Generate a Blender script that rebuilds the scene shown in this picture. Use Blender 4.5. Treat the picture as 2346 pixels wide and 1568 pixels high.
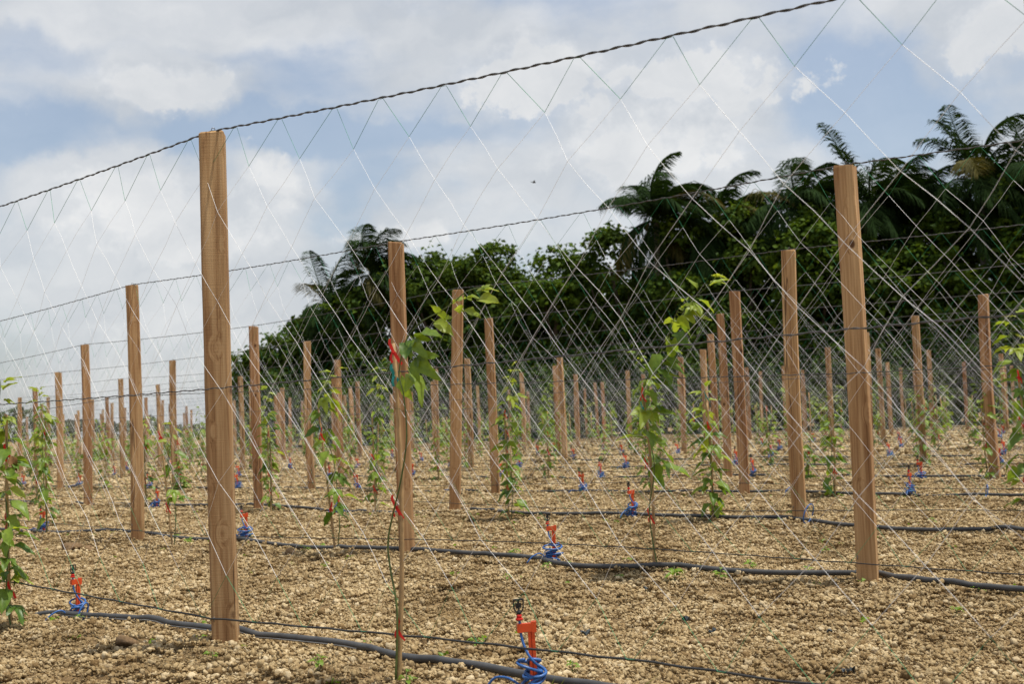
import bpy, math, random
import numpy as np
from mathutils import Vector, Matrix

# ------------------------------------------------------------------ scene, camera, light
for o in list(bpy.data.objects):
    bpy.data.objects.remove(o, do_unlink=True)
scene = bpy.context.scene
COL = scene.collection

CAM_H, PITCH, ROLL = 0.8214, 0.0596, -0.0412
FPX = 3000.0 / 2346.0                       # focal length in image widths
cam_data = bpy.data.cameras.new('camera')
cam = bpy.data.objects.new('camera', cam_data)
COL.objects.link(cam)
fw = Vector((0, math.cos(PITCH), math.sin(PITCH)))
up0 = Vector((0, -math.sin(PITCH), math.cos(PITCH)))
rt0 = Vector((1, 0, 0))
cr, sr = math.cos(ROLL), math.sin(ROLL)
rt = rt0 * cr + up0 * sr
up = up0 * cr - rt0 * sr
cam.matrix_world = Matrix(((rt.x, up.x, -fw.x, 0), (rt.y, up.y, -fw.y, 0), (rt.z, up.z, -fw.z, CAM_H), (0, 0, 0, 1)))
cam_data.sensor_fit = 'HORIZONTAL'
cam_data.sensor_width = 36.0
cam_data.lens = 36.0 * FPX
cam_data.clip_start = 0.05
cam_data.clip_end = 8000
cam_data.dof.use_dof = True
cam_data.dof.focus_distance = 5.6
cam_data.dof.aperture_fstop = 6.3
scene.camera = cam

SUN_EL, SUN_AZ = math.radians(73), math.radians(104)     # azimuth from +Y towards +X
sun_dir = Vector((math.cos(SUN_EL) * math.sin(SUN_AZ), math.cos(SUN_EL) * math.cos(SUN_AZ), math.sin(SUN_EL)))
sd = bpy.data.lights.new('sun', 'SUN')
sd.energy = 4.7
sd.angle = math.radians(1.2)
sd.color = (1.0, 0.95, 0.86)
sun = bpy.data.objects.new('sun', sd)
COL.objects.link(sun)
sun.rotation_euler = sun_dir.to_track_quat('Z', 'Y').to_euler()

SKY_STRENGTH = 0.14
CLOUD_WHITE, CLOUD_GREY = (0.86, 0.862, 0.86), (0.52, 0.56, 0.61)

def build_world():
    w = bpy.data.worlds.new('World')
    scene.world = w
    w.use_nodes = True
    nt = w.node_tree
    nt.nodes.clear()
    N = nt.nodes.new
    L = nt.links.new
    out = N('ShaderNodeOutputWorld')
    bg_sky = N('ShaderNodeBackground'); bg_sky.inputs['Strength'].default_value = SKY_STRENGTH
    sky = N('ShaderNodeTexSky'); sky.sky_type = 'NISHITA'; sky.sun_disc = False
    sky.sun_elevation = SUN_EL; sky.sun_rotation = SUN_AZ
    sky.air_density = 1.0; sky.dust_density = 2.2; sky.ozone_density = 1.0
    L(sky.outputs[0], bg_sky.inputs['Color'])
    bg_cl = N('ShaderNodeBackground'); bg_cl.inputs['Strength'].default_value = 1.0
    tc = N('ShaderNodeTexCoord')
    # billow distortion of the direction
    n0 = N('ShaderNodeTexNoise'); n0.inputs['Scale'].default_value = 9.0; n0.inputs['Detail'].default_value = 7; n0.inputs['Roughness'].default_value = .58
    L(tc.outputs['Generated'], n0.inputs['Vector'])
    s0 = N('ShaderNodeVectorMath'); s0.operation = 'SUBTRACT'; s0.inputs[1].default_value = (.5, .5, .5)
    L(n0.outputs['Color'], s0.inputs[0])
    s1 = N('ShaderNodeVectorMath'); s1.operation = 'SCALE'; s1.inputs['Scale'].default_value = .10
    L(s0.outputs[0], s1.inputs[0])
    dv = N('ShaderNodeVectorMath'); dv.operation = 'ADD'
    L(tc.outputs['Generated'], dv.inputs[0]); L(s1.outputs[0], dv.inputs[1])
    # broad cover
    mp = N('ShaderNodeMapping'); mp.inputs['Scale'].default_value = (1.0, 1.0, 2.3); mp.inputs['Location'].default_value = (.31, .12, .4)
    L(tc.outputs['Generated'], mp.inputs['Vector'])
    n1 = N('ShaderNodeTexNoise'); n1.inputs['Scale'].default_value = 4.2; n1.inputs['Detail'].default_value = 10; n1.inputs['Roughness'].default_value = .56
    L(mp.outputs[0], n1.inputs['Vector'])
    mr = N('ShaderNodeMapRange'); mr.inputs['From Min'].default_value = .40; mr.inputs['From Max'].default_value = .60
    mr.inputs['To Min'].default_value = -.15; mr.inputs['To Max'].default_value = .62
    L(n1.outputs['Fac'], mr.inputs['Value'])
    acc = mr.outputs[0]
    # the cumulus heads and the open blue gaps of this particular sky: azimuth, elevation, half width, half height, amount
    blobs = [(-14.2, 14.4, 3.6, 1.5, .75), (-16.4, 9.6, 4.2, 2.0, .95), (-13.2, 8.2, 4.0, 1.5, .7), (-10.0, 10.3, 1.9, 1.6, .9),
             (-11.0, 17.8, 12, 1.6, .8), (-1.0, 15.8, 5.5, 2.2, .7), (7.5, 14.2, 6.5, 3.2, .8), (3.0, 11.2, 6.0, 2.0, .55),
             (9.8, 11.2, 5.0, 2.2, .55), (20.5, 15.0, 4.0, 2.6, .85), (16.2, 9.6, 2.2, .9, .8), (22.5, 10.0, 2.5, 1.6, .6), (-12.0, 6.0, 9.0, 2.4, .5),
             (-3.0, 8.2, 4.0, 1.4, .35),
             (-9.5, 13.0, 7.5, .9, -.85), (-20.5, 12.6, 3.4, 1.5, -.75), (-5.5, 11.0, 2.0, 1.6, -.6), (16.0, 13.0, 3.8, 2.1, -.95),
             (-12.8, 12.3, 3.4, .7, -.6), (-6.8, 9.2, 1.3, 1.2, -.5), (-20, 15.5, 2.4, 1.0, -.4)]
    for az, el, rx, rz, amt in blobs:
        a, e = math.radians(az), math.radians(el)
        c = (math.sin(a) * math.cos(e), math.cos(a) * math.cos(e), math.sin(e))
        sub = N('ShaderNodeVectorMath'); sub.operation = 'SUBTRACT'; sub.inputs[1].default_value = c
        L(dv.outputs[0], sub.inputs[0])
        mul = N('ShaderNodeVectorMath'); mul.operation = 'MULTIPLY'
        k = math.radians(1)
        mul.inputs[1].default_value = (1 / (rx * k), 1 / (rx * k), 1 / (rz * k))
        L(sub.outputs[0], mul.inputs[0])
        ln = N('ShaderNodeVectorMath'); ln.operation = 'LENGTH'
        L(mul.outputs[0], ln.inputs[0])
        m = N('ShaderNodeMapRange'); m.interpolation_type = 'SMOOTHSTEP'
        m.inputs['From Min'].default_value = .35; m.inputs['From Max'].default_value = 1.35
        m.inputs['To Min'].default_value = amt; m.inputs['To Max'].default_value = 0
        L(ln.outputs['Value'], m.inputs['Value'])
        ad = N('ShaderNodeMath'); ad.operation = 'ADD'
        L(acc, ad.inputs[0]); L(m.outputs[0], ad.inputs[1])
        acc = ad.outputs[0]
    cov = N('ShaderNodeMapRange'); cov.interpolation_type = 'SMOOTHSTEP'
    cov.inputs['From Min'].default_value = -.3; cov.inputs['From Max'].default_value = .95
    cov.inputs['To Min'].default_value = .26; cov.inputs['To Max'].default_value = .90
    L(acc, cov.inputs['Value'])
    # cloud tone: bright heads, greyer thick middles
    mp2 = N('ShaderNodeMapping'); mp2.inputs['Scale'].default_value = (1, 1, 2.0); mp2.inputs['Location'].default_value = (1.7, .4, .05)
    L(dv.outputs[0], mp2.inputs['Vector'])
    n2 = N('ShaderNodeTexNoise'); n2.inputs['Scale'].default_value = 8.5; n2.inputs['Detail'].default_value = 8; n2.inputs['Roughness'].default_value = .55
    L(mp2.outputs[0], n2.inputs['Vector'])
    r2 = N('ShaderNodeMapRange'); r2.inputs['From Min'].default_value = .36; r2.inputs['From Max'].default_value = .62
    L(n2.outputs['Fac'], r2.inputs['Value'])
    # crisp cumulus heads over the soft sheet
    nf = N('ShaderNodeTexNoise'); nf.inputs['Scale'].default_value = 20.0; nf.inputs['Detail'].default_value = 10; nf.inputs['Roughness'].default_value = .62
    L(tc.outputs['Generated'], nf.inputs['Vector'])
    cu = N('ShaderNodeMath'); cu.operation = 'MULTIPLY_ADD'; cu.inputs[1].default_value = 3.0; cu.inputs[2].default_value = -1.5
    L(nf.outputs['Fac'], cu.inputs[0]); cacc = cu.outputs[0]
    for az, el, rx, rz in [(-14.2, 14.5, 3.4, 1.3), (-16.6, 9.7, 3.6, 1.8), (-13.6, 8.0, 3.6, 1.2), (-10.0, 10.2, 1.9, 1.8), (6.0, 11.3, 4.6, 1.5), (9.5, 13.9, 4.0, 2.0), (16.3, 9.2, 1.8, .9),
                           (20.8, 14.8, 3.0, 1.8), (1.5, 14.8, 4.6, 1.7), (-4.2, 8.2, 3.2, .9), (22.6, 9.6, 1.8, 1.1), (30, 12, 5, 3), (-30, 13, 6, 3), (-10, 22, 8, 3), (14, 23, 7, 3), (50, 18, 9, 5), (-55, 17, 9, 5)]:
        a, e = math.radians(az), math.radians(el)
        sub = N('ShaderNodeVectorMath'); sub.operation = 'SUBTRACT'; sub.inputs[1].default_value = (math.sin(a) * math.cos(e), math.cos(a) * math.cos(e), math.sin(e))
        L(tc.outputs['Generated'], sub.inputs[0])
        mul = N('ShaderNodeVectorMath'); mul.operation = 'MULTIPLY'; k = math.radians(1); mul.inputs[1].default_value = (1 / (rx * k), 1 / (rx * k), 1 / (rz * k))
        L(sub.outputs[0], mul.inputs[0])
        ln = N('ShaderNodeVectorMath'); ln.operation = 'LENGTH'; L(mul.outputs[0], ln.inputs[0])
        m = N('ShaderNodeMapRange'); m.interpolation_type = 'SMOOTHSTEP'; m.inputs['From Min'].default_value = .1; m.inputs['From Max'].default_value = 1.5; m.inputs['To Min'].default_value = .95; m.inputs['To Max'].default_value = 0
        L(ln.outputs['Value'], m.inputs['Value'])
        ad = N('ShaderNodeMath'); ad.operation = 'ADD'; L(cacc, ad.inputs[0]); L(m.outputs[0], ad.inputs[1]); cacc = ad.outputs[0]
    cmask = N('ShaderNodeMapRange'); cmask.interpolation_type = 'SMOOTHSTEP'; cmask.inputs['From Min'].default_value = .34; cmask.inputs['From Max'].default_value = .74; cmask.inputs['To Max'].default_value = .95
    L(cacc, cmask.inputs['Value'])
    cfull = N('ShaderNodeMath'); cfull.operation = 'MAXIMUM'; L(cov.outputs[0], cfull.inputs[0]); L(cmask.outputs[0], cfull.inputs[1])
    soft = N('ShaderNodeMath'); soft.operation = 'MULTIPLY_ADD'; soft.inputs[1].default_value = .50; soft.inputs[2].default_value = .22; L(r2.outputs[0], soft.inputs[0])
    head = N('ShaderNodeMath'); head.operation = 'MULTIPLY_ADD'; head.inputs[1].default_value = .52; head.inputs[2].default_value = .50; L(r2.outputs[0], head.inputs[0])
    bclamp = N('ShaderNodeMix'); bclamp.data_type = 'FLOAT'
    L(cmask.outputs[0], bclamp.inputs['Factor']); L(soft.outputs[0], bclamp.inputs['A']); L(head.outputs[0], bclamp.inputs['B'])
    cm = N('ShaderNodeMix'); cm.data_type = 'RGBA'; cm.clamp_factor = False
    cm.inputs['A'].default_value = (*CLOUD_GREY, 1); cm.inputs['B'].default_value = (*CLOUD_WHITE, 1)
    L(bclamp.outputs[0], cm.inputs['Factor'])
    L(cm.outputs['Result'], bg_cl.inputs['Color'])
    mx = N('ShaderNodeMixShader')
    L(cfull.outputs[0], mx.inputs['Fac']); L(bg_sky.outputs[0], mx.inputs[1]); L(bg_cl.outputs[0], mx.inputs[2])
    L(mx.outputs[0], out.inputs['Surface'])
build_world()

scene.cycles.max_bounces = 6; scene.cycles.diffuse_bounces = 3; scene.cycles.glossy_bounces = 2; scene.cycles.transmission_bounces = 3
vs = scene.view_settings
vs.view_transform = 'Standard'; vs.look = 'None'; vs.exposure = 0.0; vs.gamma = 1.0; vs.use_curve_mapping = False

# ------------------------------------------------------------------ the field's own coordinates
TH = 0.82827
NX, NY = math.cos(TH), math.sin(TH)          # across the rows, away from the camera
UX, UY = -math.sin(TH), math.cos(TH)         # along the rows, away to the left
ROW0, ROWD = 2.9916, 2.7332
def perp(k): return ROW0 + (k - 1) * ROWD
def ap(a, p): return (UX * a + NX * p, UY * a + NY * p)

_rs = np.random.RandomState(5)
_waves = [(_rs.uniform(0, 2 * np.pi), wl, _rs.uniform(0, 2 * np.pi), amp) for wl, amp in
          [(3.1, .012), (2.3, .011), (1.7, .011), (1.2, .010), (.83, .009), (.61, .008), (.47, .007), (.36, .006), (.28, .005), (.21, .004), (.17, .003)] for _ in range(3)]
MOUNDS = [(4.31, ROW0)] + [(a, ROW0 + ROWD) for a in (9.42, 6.24, 3.03)] + [(a, ROW0 + 2 * ROWD) for a in (8.56, 4.99)]
def gz(x, y):
    x = np.asarray(x, float); y = np.asarray(y, float)
    p = NX * x + NY * y
    a = UX * x + UY * y
    q = (p - ROW0) / ROWD
    d = (q - np.round(q)) * ROWD
    wob = .15 * np.sin(a * 1.3 + np.round(q) * 2.1) + .1 * np.sin(a * 2.9 + np.round(q))
    z = -.024 - .05 * (1 - np.exp(-((d - wob * .5) / .42) ** 2))
    r = np.hypot(x, y)
    fade = np.clip(1.3 - r / 60, .15, 1)
    for th, wl, ph, amp in _waves:
        z = z + fade * amp * .42 * np.sin((x * np.cos(th) + y * np.sin(th)) * 2 * np.pi / wl + ph + 1.3 * np.sin(x * 1.7 / wl ** .5 + ph))
    for ma, mp_ in MOUNDS:                                # soil heaped round the nearest posts
        mx_, my_ = ap(ma, mp_)
        z = z + .014 * np.exp(-((x - mx_) ** 2 + (y - my_) ** 2) / .035)
    return np.where(r > 90, z * np.clip((140 - r) / 50, 0, 1), z)
def gzf(x, y): return float(gz(x, y))

def project(x, y, z):
    d = Vector((x, y, z - CAM_H))
    zz = d.dot(fw)
    if zz <= 0.05: return (9, 9, zz)
    return (d.dot(rt) / zz * FPX + .5, d.dot(up) / zz * FPX + .334, zz)      # 0..1, 0..0.668
def in_frame(x, y, z, m=0.0):
    a, b, zz = project(x, y, z)
    return -m < a < 1 + m and -m < b < .668 + m

# ------------------------------------------------------------------ helpers
class MB:
    def __init__(s): s.v = []; s.f = []; s.n = 0
    def add(s, v, f):
        v = np.asarray(v, float).reshape(-1, 3)
        s.v.append(v); s.f.extend([tuple(i + s.n for i in q) for q in f]); s.n += len(v)
    def tube(s, pts, r, sides=6, caps=True, r2=None):
        P = np.asarray(pts, float); m = len(P)
        R = np.full(m, r, float) if np.isscalar(r) else np.asarray(r, float)
        T = np.gradient(P, axis=0); T /= np.linalg.norm(T, axis=1)[:, None] + 1e-12
        ref = np.array([0, 0, 1.0]) if abs(T[0, 2]) < .9 else np.array([1.0, 0, 0])
        A = np.cross(T[0], ref); A /= np.linalg.norm(A)
        V = []
        ang = np.arange(sides) * 2 * np.pi / sides
        for i in range(m):
            A = A - T[i] * A.dot(T[i]); A /= np.linalg.norm(A) + 1e-12
            Bv = np.cross(T[i], A)
            V.append(P[i] + R[i] * (np.cos(ang)[:, None] * A + np.sin(ang)[:, None] * Bv))
        F = []
        for i in range(m - 1):
            for j in range(sides):
                k = (j + 1) % sides
                F.append((i * sides + j, i * sides + k, (i + 1) * sides + k, (i + 1) * sides + j))
        if caps:
            F.append(tuple(range(sides))[::-1]); F.append(tuple((m - 1) * sides + j for j in range(sides)))
        s.add(np.concatenate(V), F)
    def box(s, c, h, M=None):
        v = np.array([[x, y, z] for x in (-1, 1) for y in (-1, 1) for z in (-1, 1)], float) * h
        if M is not None: v = v @ np.array(M).T
        s.add(v + c, [(0, 1, 3, 2), (4, 6, 7, 5), (0, 4, 5, 1), (2, 3, 7, 6), (0, 2, 6, 4), (1, 5, 7, 3)])
    def mesh(s, name, mat, smooth=True):
        me = bpy.data.meshes.new(name)
        me.from_pydata(np.concatenate(s.v).tolist(), [], s.f)
        me.materials.append(mat)
        if smooth: me.polygons.foreach_set('use_smooth', [True] * len(me.polygons))
        me.update()
        return me
    def build(s, name, mat, parent=None, smooth=True):
        return link(name, s.mesh(name, mat, smooth), parent)

def link(name, data, parent=None, loc=None, rot=None):
    o = bpy.data.objects.new(name, data)
    COL.objects.link(o)
    if parent is not None: o.parent = parent
    if loc is not None: o.location = loc
    if rot is not None: o.rotation_euler = rot
    return o
def tag(o, label, cat, group=None, kind=None):
    o['label'] = label; o['category'] = cat
    if group: o['group'] = group
    if kind: o['kind'] = kind
    return o
def empty(name, loc, rot=(0, 0, 0)):
    o = link(name, None, None, loc, rot); o.empty_display_size = .1
    return o
ORD = ['', 'front', 'second', 'third', 'fourth', 'fifth', 'sixth', 'seventh', 'eighth', 'ninth', 'tenth', 'eleventh', 'twelfth', 'thirteenth', 'fourteenth', 'fifteenth', 'sixteenth', 'seventeenth', 'eighteenth', 'nineteenth', 'twentieth']
NTH = ['leftmost'] + ORD[2:]

# ------------------------------------------------------------------ materials
def mat_new(name):
    m = bpy.data.materials.new(name); m.use_nodes = True
    nt = m.node_tree
    return m, nt, nt.nodes['Principled BSDF'], nt.nodes.new, nt.links.new
def ramp(N, stops):
    r = N('ShaderNodeValToRGB')
    e = r.color_ramp.elements
    while len(e) < len(stops): e.new(.5)
    for i, (p, c) in enumerate(stops):
        e[i].position = p; e[i].color = (*c, 1)
    return r
def simple(name, c, rough=.6, var=.12, scale=30, metallic=0, spec=.4, bump=0.0):
    m, nt, b, N, L = mat_new(name)
    tc = N('ShaderNodeTexCoord'); no = N('ShaderNodeTexNoise')
    no.inputs['Scale'].default_value = scale; no.inputs['Detail'].default_value = 5
    L(tc.outputs['Object'], no.inputs['Vector'])
    r = ramp(N, [(.3, tuple(x * (1 - var) for x in c)), (.7, tuple(min(1, x * (1 + var)) for x in c))])
    L(no.outputs['Fac'], r.inputs['Fac']); L(r.outputs['Color'], b.inputs['Base Color'])
    b.inputs['Roughness'].default_value = rough; b.inputs['Metallic'].default_value = metallic
    b.inputs['Specular IOR Level'].default_value = spec
    if bump:
        bp = N('ShaderNodeBump'); bp.inputs['Strength'].default_value = bump; bp.inputs['Distance'].default_value = .01
        L(no.outputs['Fac'], bp.inputs['Height']); L(bp.outputs['Normal'], b.inputs['Normal'])
    return m

def make_wood():
    m, nt, b, N, L = mat_new('sawn_pine')
    tc = N('ShaderNodeTexCoord'); oi = N('ShaderNodeObjectInfo')
    off = N('ShaderNodeVectorMath'); off.operation = 'SCALE'; off.inputs[0].default_value = (17.3, 9.1, 31.7)
    L(oi.outputs['Random'], off.inputs['Scale'])
    co = N('ShaderNodeVectorMath'); co.operation = 'ADD'
    L(tc.outputs['Object'], co.inputs[0]); L(off.outputs[0], co.inputs[1])
    # knots
    kn = N('ShaderNodeMapping'); kn.inputs['Scale'].default_value = (9.0, 1.6, 5.6)
    L(co.outputs[0], kn.inputs['Vector'])
    vo = N('ShaderNodeTexVoronoi'); vo.inputs['Scale'].default_value = 1.0; vo.inputs['Randomness'].default_value = 1.0
    L(kn.outputs[0], vo.inputs['Vector'])
    # grain, bent around the knots
    gm = N('ShaderNodeMapping'); gm.inputs['Scale'].default_value = (34, 34, .9)
    L(co.outputs[0], gm.inputs['Vector'])
    kd = N('ShaderNodeMapRange'); kd.inputs['From Min'].default_value = .0; kd.inputs['From Max'].default_value = .34
    kd.inputs['To Min'].default_value = .9; kd.inputs['To Max'].default_value = 0
    L(vo.outputs['Distance'], kd.inputs['Value'])
    ga = N('ShaderNodeVectorMath'); ga.operation = 'ADD'
    L(gm.outputs[0], ga.inputs[0]); L(kd.outputs[0], ga.inputs[1])
    g = N('ShaderNodeTexNoise'); g.inputs['Scale'].default_value = 1.6; g.inputs['Detail'].default_value = 7; g.inputs['Roughness'].default_value = .62; g.inputs['Distortion'].default_value = .35
    L(ga.outputs[0], g.inputs['Vector'])
    r = ramp(N, [(.27, (.20, .104, .047)), (.42, (.40, .246, .122)), (.55, (.53, .358, .192)), (.75, (.66, .47, .27))])
    L(g.outputs['Fac'], r.inputs['Fac'])
    # broad tone along the stem
    bt = N('ShaderNodeMapping'); bt.inputs['Scale'].default_value = (9, 9, .8)
    L(co.outputs[0], bt.inputs['Vector'])
    bn = N('ShaderNodeTexNoise'); bn.inputs['Scale'].default_value = 1.0; bn.inputs['Detail'].default_value = 3
    L(bt.outputs[0], bn.inputs['Vector'])
    br = ramp(N, [(.3, (.66, .56, .50)), (.65, (1.08, 1.05, 1.0))])
    L(bn.outputs['Fac'], br.inputs['Fac'])
    mu = N('ShaderNodeMix'); mu.data_type = 'RGBA'; mu.blend_type = 'MULTIPLY'; mu.inputs['Factor'].default_value = 1
    L(r.outputs['Color'], mu.inputs['A']); L(br.outputs['Color'], mu.inputs['B'])
    # per-post tint
    tr = ramp(N, [(0, (1.10, 1.06, 1.0)), (.3, (.94, .95, .93)), (.55, (1.0, .93, .86)), (.8, (.88, .78, .76)), (1, (1.12, 1.10, 1.02))])
    L(oi.outputs['Random'], tr.inputs['Fac'])
    mt = N('ShaderNodeMix'); mt.data_type = 'RGBA'; mt.blend_type = 'MULTIPLY'; mt.inputs['Factor'].default_value = 1
    L(mu.outputs['Result'], mt.inputs['A']); L(tr.outputs['Color'], mt.inputs['B'])
    # knot colour
    km = N('ShaderNodeMapRange'); km.inputs['From Min'].default_value = .08; km.inputs['From Max'].default_value = .15; km.inputs['To Min'].default_value = .92; km.inputs['To Max'].default_value = 0
    L(vo.outputs['Distance'], km.inputs['Value'])
    mk = N('ShaderNodeMix'); mk.data_type = 'RGBA'; mk.inputs['B'].default_value = (.085, .035, .018, 1)
    sc_ = N('ShaderNodeSeparateColor'); L(vo.outputs['Color'], sc_.inputs[0])
    st = N('ShaderNodeMath'); st.operation = 'GREATER_THAN'; st.inputs[1].default_value = .48
    L(sc_.outputs[0], st.inputs[0])
    kk = N('ShaderNodeMath'); kk.operation = 'MULTIPLY'
    L(km.outputs[0], kk.inputs[0]); L(st.outputs[0], kk.inputs[1])
    L(kk.outputs[0], mk.inputs['Factor']); L(mt.outputs['Result'], mk.inputs['A'])
    # drying checks: narrow dark slits along the grain
    cmap = N('ShaderNodeMapping'); cmap.inputs['Scale'].default_value = (15, 15, .35)
    L(co.outputs[0], cmap.inputs['Vector'])
    cn = N('ShaderNodeTexNoise'); cn.inputs['Scale'].default_value = 1.0; cn.inputs['Detail'].default_value = 2.5
    L(cmap.outputs[0], cn.inputs['Vector'])
    c1 = N('ShaderNodeMath'); c1.operation = 'SUBTRACT'; c1.inputs[1].default_value = .60
    L(cn.outputs['Fac'], c1.inputs[0])
    c2 = N('ShaderNodeMath'); c2.operation = 'ABSOLUTE'
    L(c1.outputs[0], c2.inputs[0])
    c3 = N('ShaderNodeMapRange'); c3.inputs['From Min'].default_value = .003; c3.inputs['From Max'].default_value = .012; c3.inputs['To Min'].default_value = .8; c3.inputs['To Max'].default_value = 0
    L(c2.outputs[0], c3.inputs['Value'])
    mc = N('ShaderNodeMix'); mc.data_type = 'RGBA'; mc.inputs['B'].default_value = (.07, .032, .018, 1)
    L(c3.outputs[0], mc.inputs['Factor']); L(mk.outputs['Result'], mc.inputs['A'])
    L(mc.outputs['Result'], b.inputs['Base Color'])
    b.inputs['Roughness'].default_value = .78; b.inputs['Specular IOR Level'].default_value = .2
    # saw marks and grain relief
    sm = N('ShaderNodeMapping'); sm.inputs['Scale'].default_value = (6, 6, 210)
    L(co.outputs[0], sm.inputs['Vector'])
    sn = N('ShaderNodeTexNoise'); sn.inputs['Scale'].default_value = 1.0; sn.inputs['Detail'].default_value = 3
    L(sm.outputs[0], sn.inputs['Vector'])
    ad = N('ShaderNodeMath'); ad.operation = 'MULTIPLY_ADD'; ad.inputs[1].default_value = .35
    L(sn.outputs['Fac'], ad.inputs[0]); L(g.outputs['Fac'], ad.inputs[2])
    a2 = N('ShaderNodeMath'); a2.operation = 'SUBTRACT'
    L(ad.outputs[0], a2.inputs[0]); L(c3.outputs[0], a2.inputs[1])
    bp = N('ShaderNodeBump'); bp.inputs['Strength'].default_value = .55; bp.inputs['Distance'].default_value = .004
    L(a2.outputs[0], bp.inputs['Height']); L(bp.outputs['Normal'], b.inputs['Normal'])
    return m

def make_soil():
    m, nt, b, N, L = mat_new('rubble_soil')
    ge = N('ShaderNodeNewGeometry')
    n1 = N('ShaderNodeTexNoise'); n1.inputs['Scale'].default_value = 1.1; n1.inputs['Detail'].default_value = 6
    n2 = N('ShaderNodeTexNoise'); n2.inputs['Scale'].default_value = 38; n2.inputs['Detail'].default_value = 6; n2.inputs['Roughness'].default_value = .7
    vo = N('ShaderNodeTexVoronoi'); vo.inputs['Scale'].default_value = 16
    for q in (n1, n2, vo): L(ge.outputs['Position'], q.inputs['Vector'])
    r1 = ramp(N, [(.3, (.25, .165, .083)), (.7, (.39, .28, .147))])
    L(n1.outputs['Fac'], r1.inputs['Fac'])
    r2 = ramp(N, [(.32, (.50, .47, .43)), (.62, (1.12, 1.1, 1.06))])
    L(n2.outputs['Fac'], r2.inputs['Fac'])
    mu = N('ShaderNodeMix'); mu.data_type = 'RGBA'; mu.blend_type = 'MULTIPLY'; mu.inputs['Factor'].default_value = 1
    L(r1.outputs['Color'], mu.inputs['A']); L(r2.outputs['Color'], mu.inputs['B'])
    L(mu.outputs['Result'], b.inputs['Base Color'])
    b.inputs['Roughness'].default_value = .95; b.inputs['Specular IOR Level'].default_value = .1
    bp = N('ShaderNodeBump'); bp.inputs['Strength'].default_value = 1; bp.inputs['Distance'].default_value = .03
    L(n2.outputs['Fac'], bp.inputs['Height'])
    bp2 = N('ShaderNodeBump'); bp2.inputs['Strength'].default_value = 1; bp2.inputs['Distance'].default_value = .04; bp2.invert = True
    L(vo.outputs['Distance'], bp2.inputs['Height']); L(bp.outputs['Normal'], bp2.inputs['Normal'])
    L(bp2.outputs['Normal'], b.inputs['Normal'])
    return m

def make_stone():
    m, nt, b, N, L = mat_new('coral_rubble')
    ge = N('ShaderNodeNewGeometry'); tc = N('ShaderNodeTexCoord')
    r = ramp(N, [(0, (.25, .172, .085)), (.3, (.375, .275, .145)), (.7, (.475, .365, .205)), (.93, (.56, .45, .275)), (1, (.63, .53, .36))])
    L(ge.outputs['Random Per Island'], r.inputs['Fac'])
    n = N('ShaderNodeTexNoise'); n.inputs['Scale'].default_value = 130; n.inputs['Detail'].default_value = 5; n.inputs['Roughness'].default_value = .7
    L(tc.outputs['Object'], n.inputs['Vector'])
    r2 = ramp(N, [(.3, (.62, .58, .52)), (.6, (1.06, 1.05, 1.03))])
    L(n.outputs['Fac'], r2.inputs['Fac'])
    big = N('ShaderNodeTexNoise'); big.inputs['Scale'].default_value = 1.7; big.inputs['Detail'].default_value = 5
    L(ge.outputs['Position'], big.inputs['Vector'])
    r3 = ramp(N, [(.35, (.66, .61, .54)), (.60, (1.08, 1.07, 1.05))])
    L(big.outputs['Fac'], r3.inputs['Fac'])
    mu = N('ShaderNodeMix'); mu.data_type = 'RGBA'; mu.blend_type = 'MULTIPLY'; mu.inputs['Factor'].default_value = 1
    L(r.outputs['Color'], mu.inputs['A']); L(r2.outputs['Color'], mu.inputs['B'])
    mv = N('ShaderNodeMix'); mv.data_type = 'RGBA'; mv.blend_type = 'MULTIPLY'; mv.inputs['Factor'].default_value = 1
    L(mu.outputs['Result'], mv.inputs['A']); L(r3.outputs['Color'], mv.inputs['B'])
    L(mv.outputs['Result'], b.inputs['Base Color'])
    b.inputs['Roughness'].default_value = .95; b.inputs['Specular IOR Level'].default_value = .12
    bp = N('ShaderNodeBump'); bp.inputs['Strength'].default_value = .9; bp.inputs['Distance'].default_value = .006
    L(n.outputs['Fac'], bp.inputs['Height']); L(bp.outputs['Normal'], b.inputs['Normal'])
    return m

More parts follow.
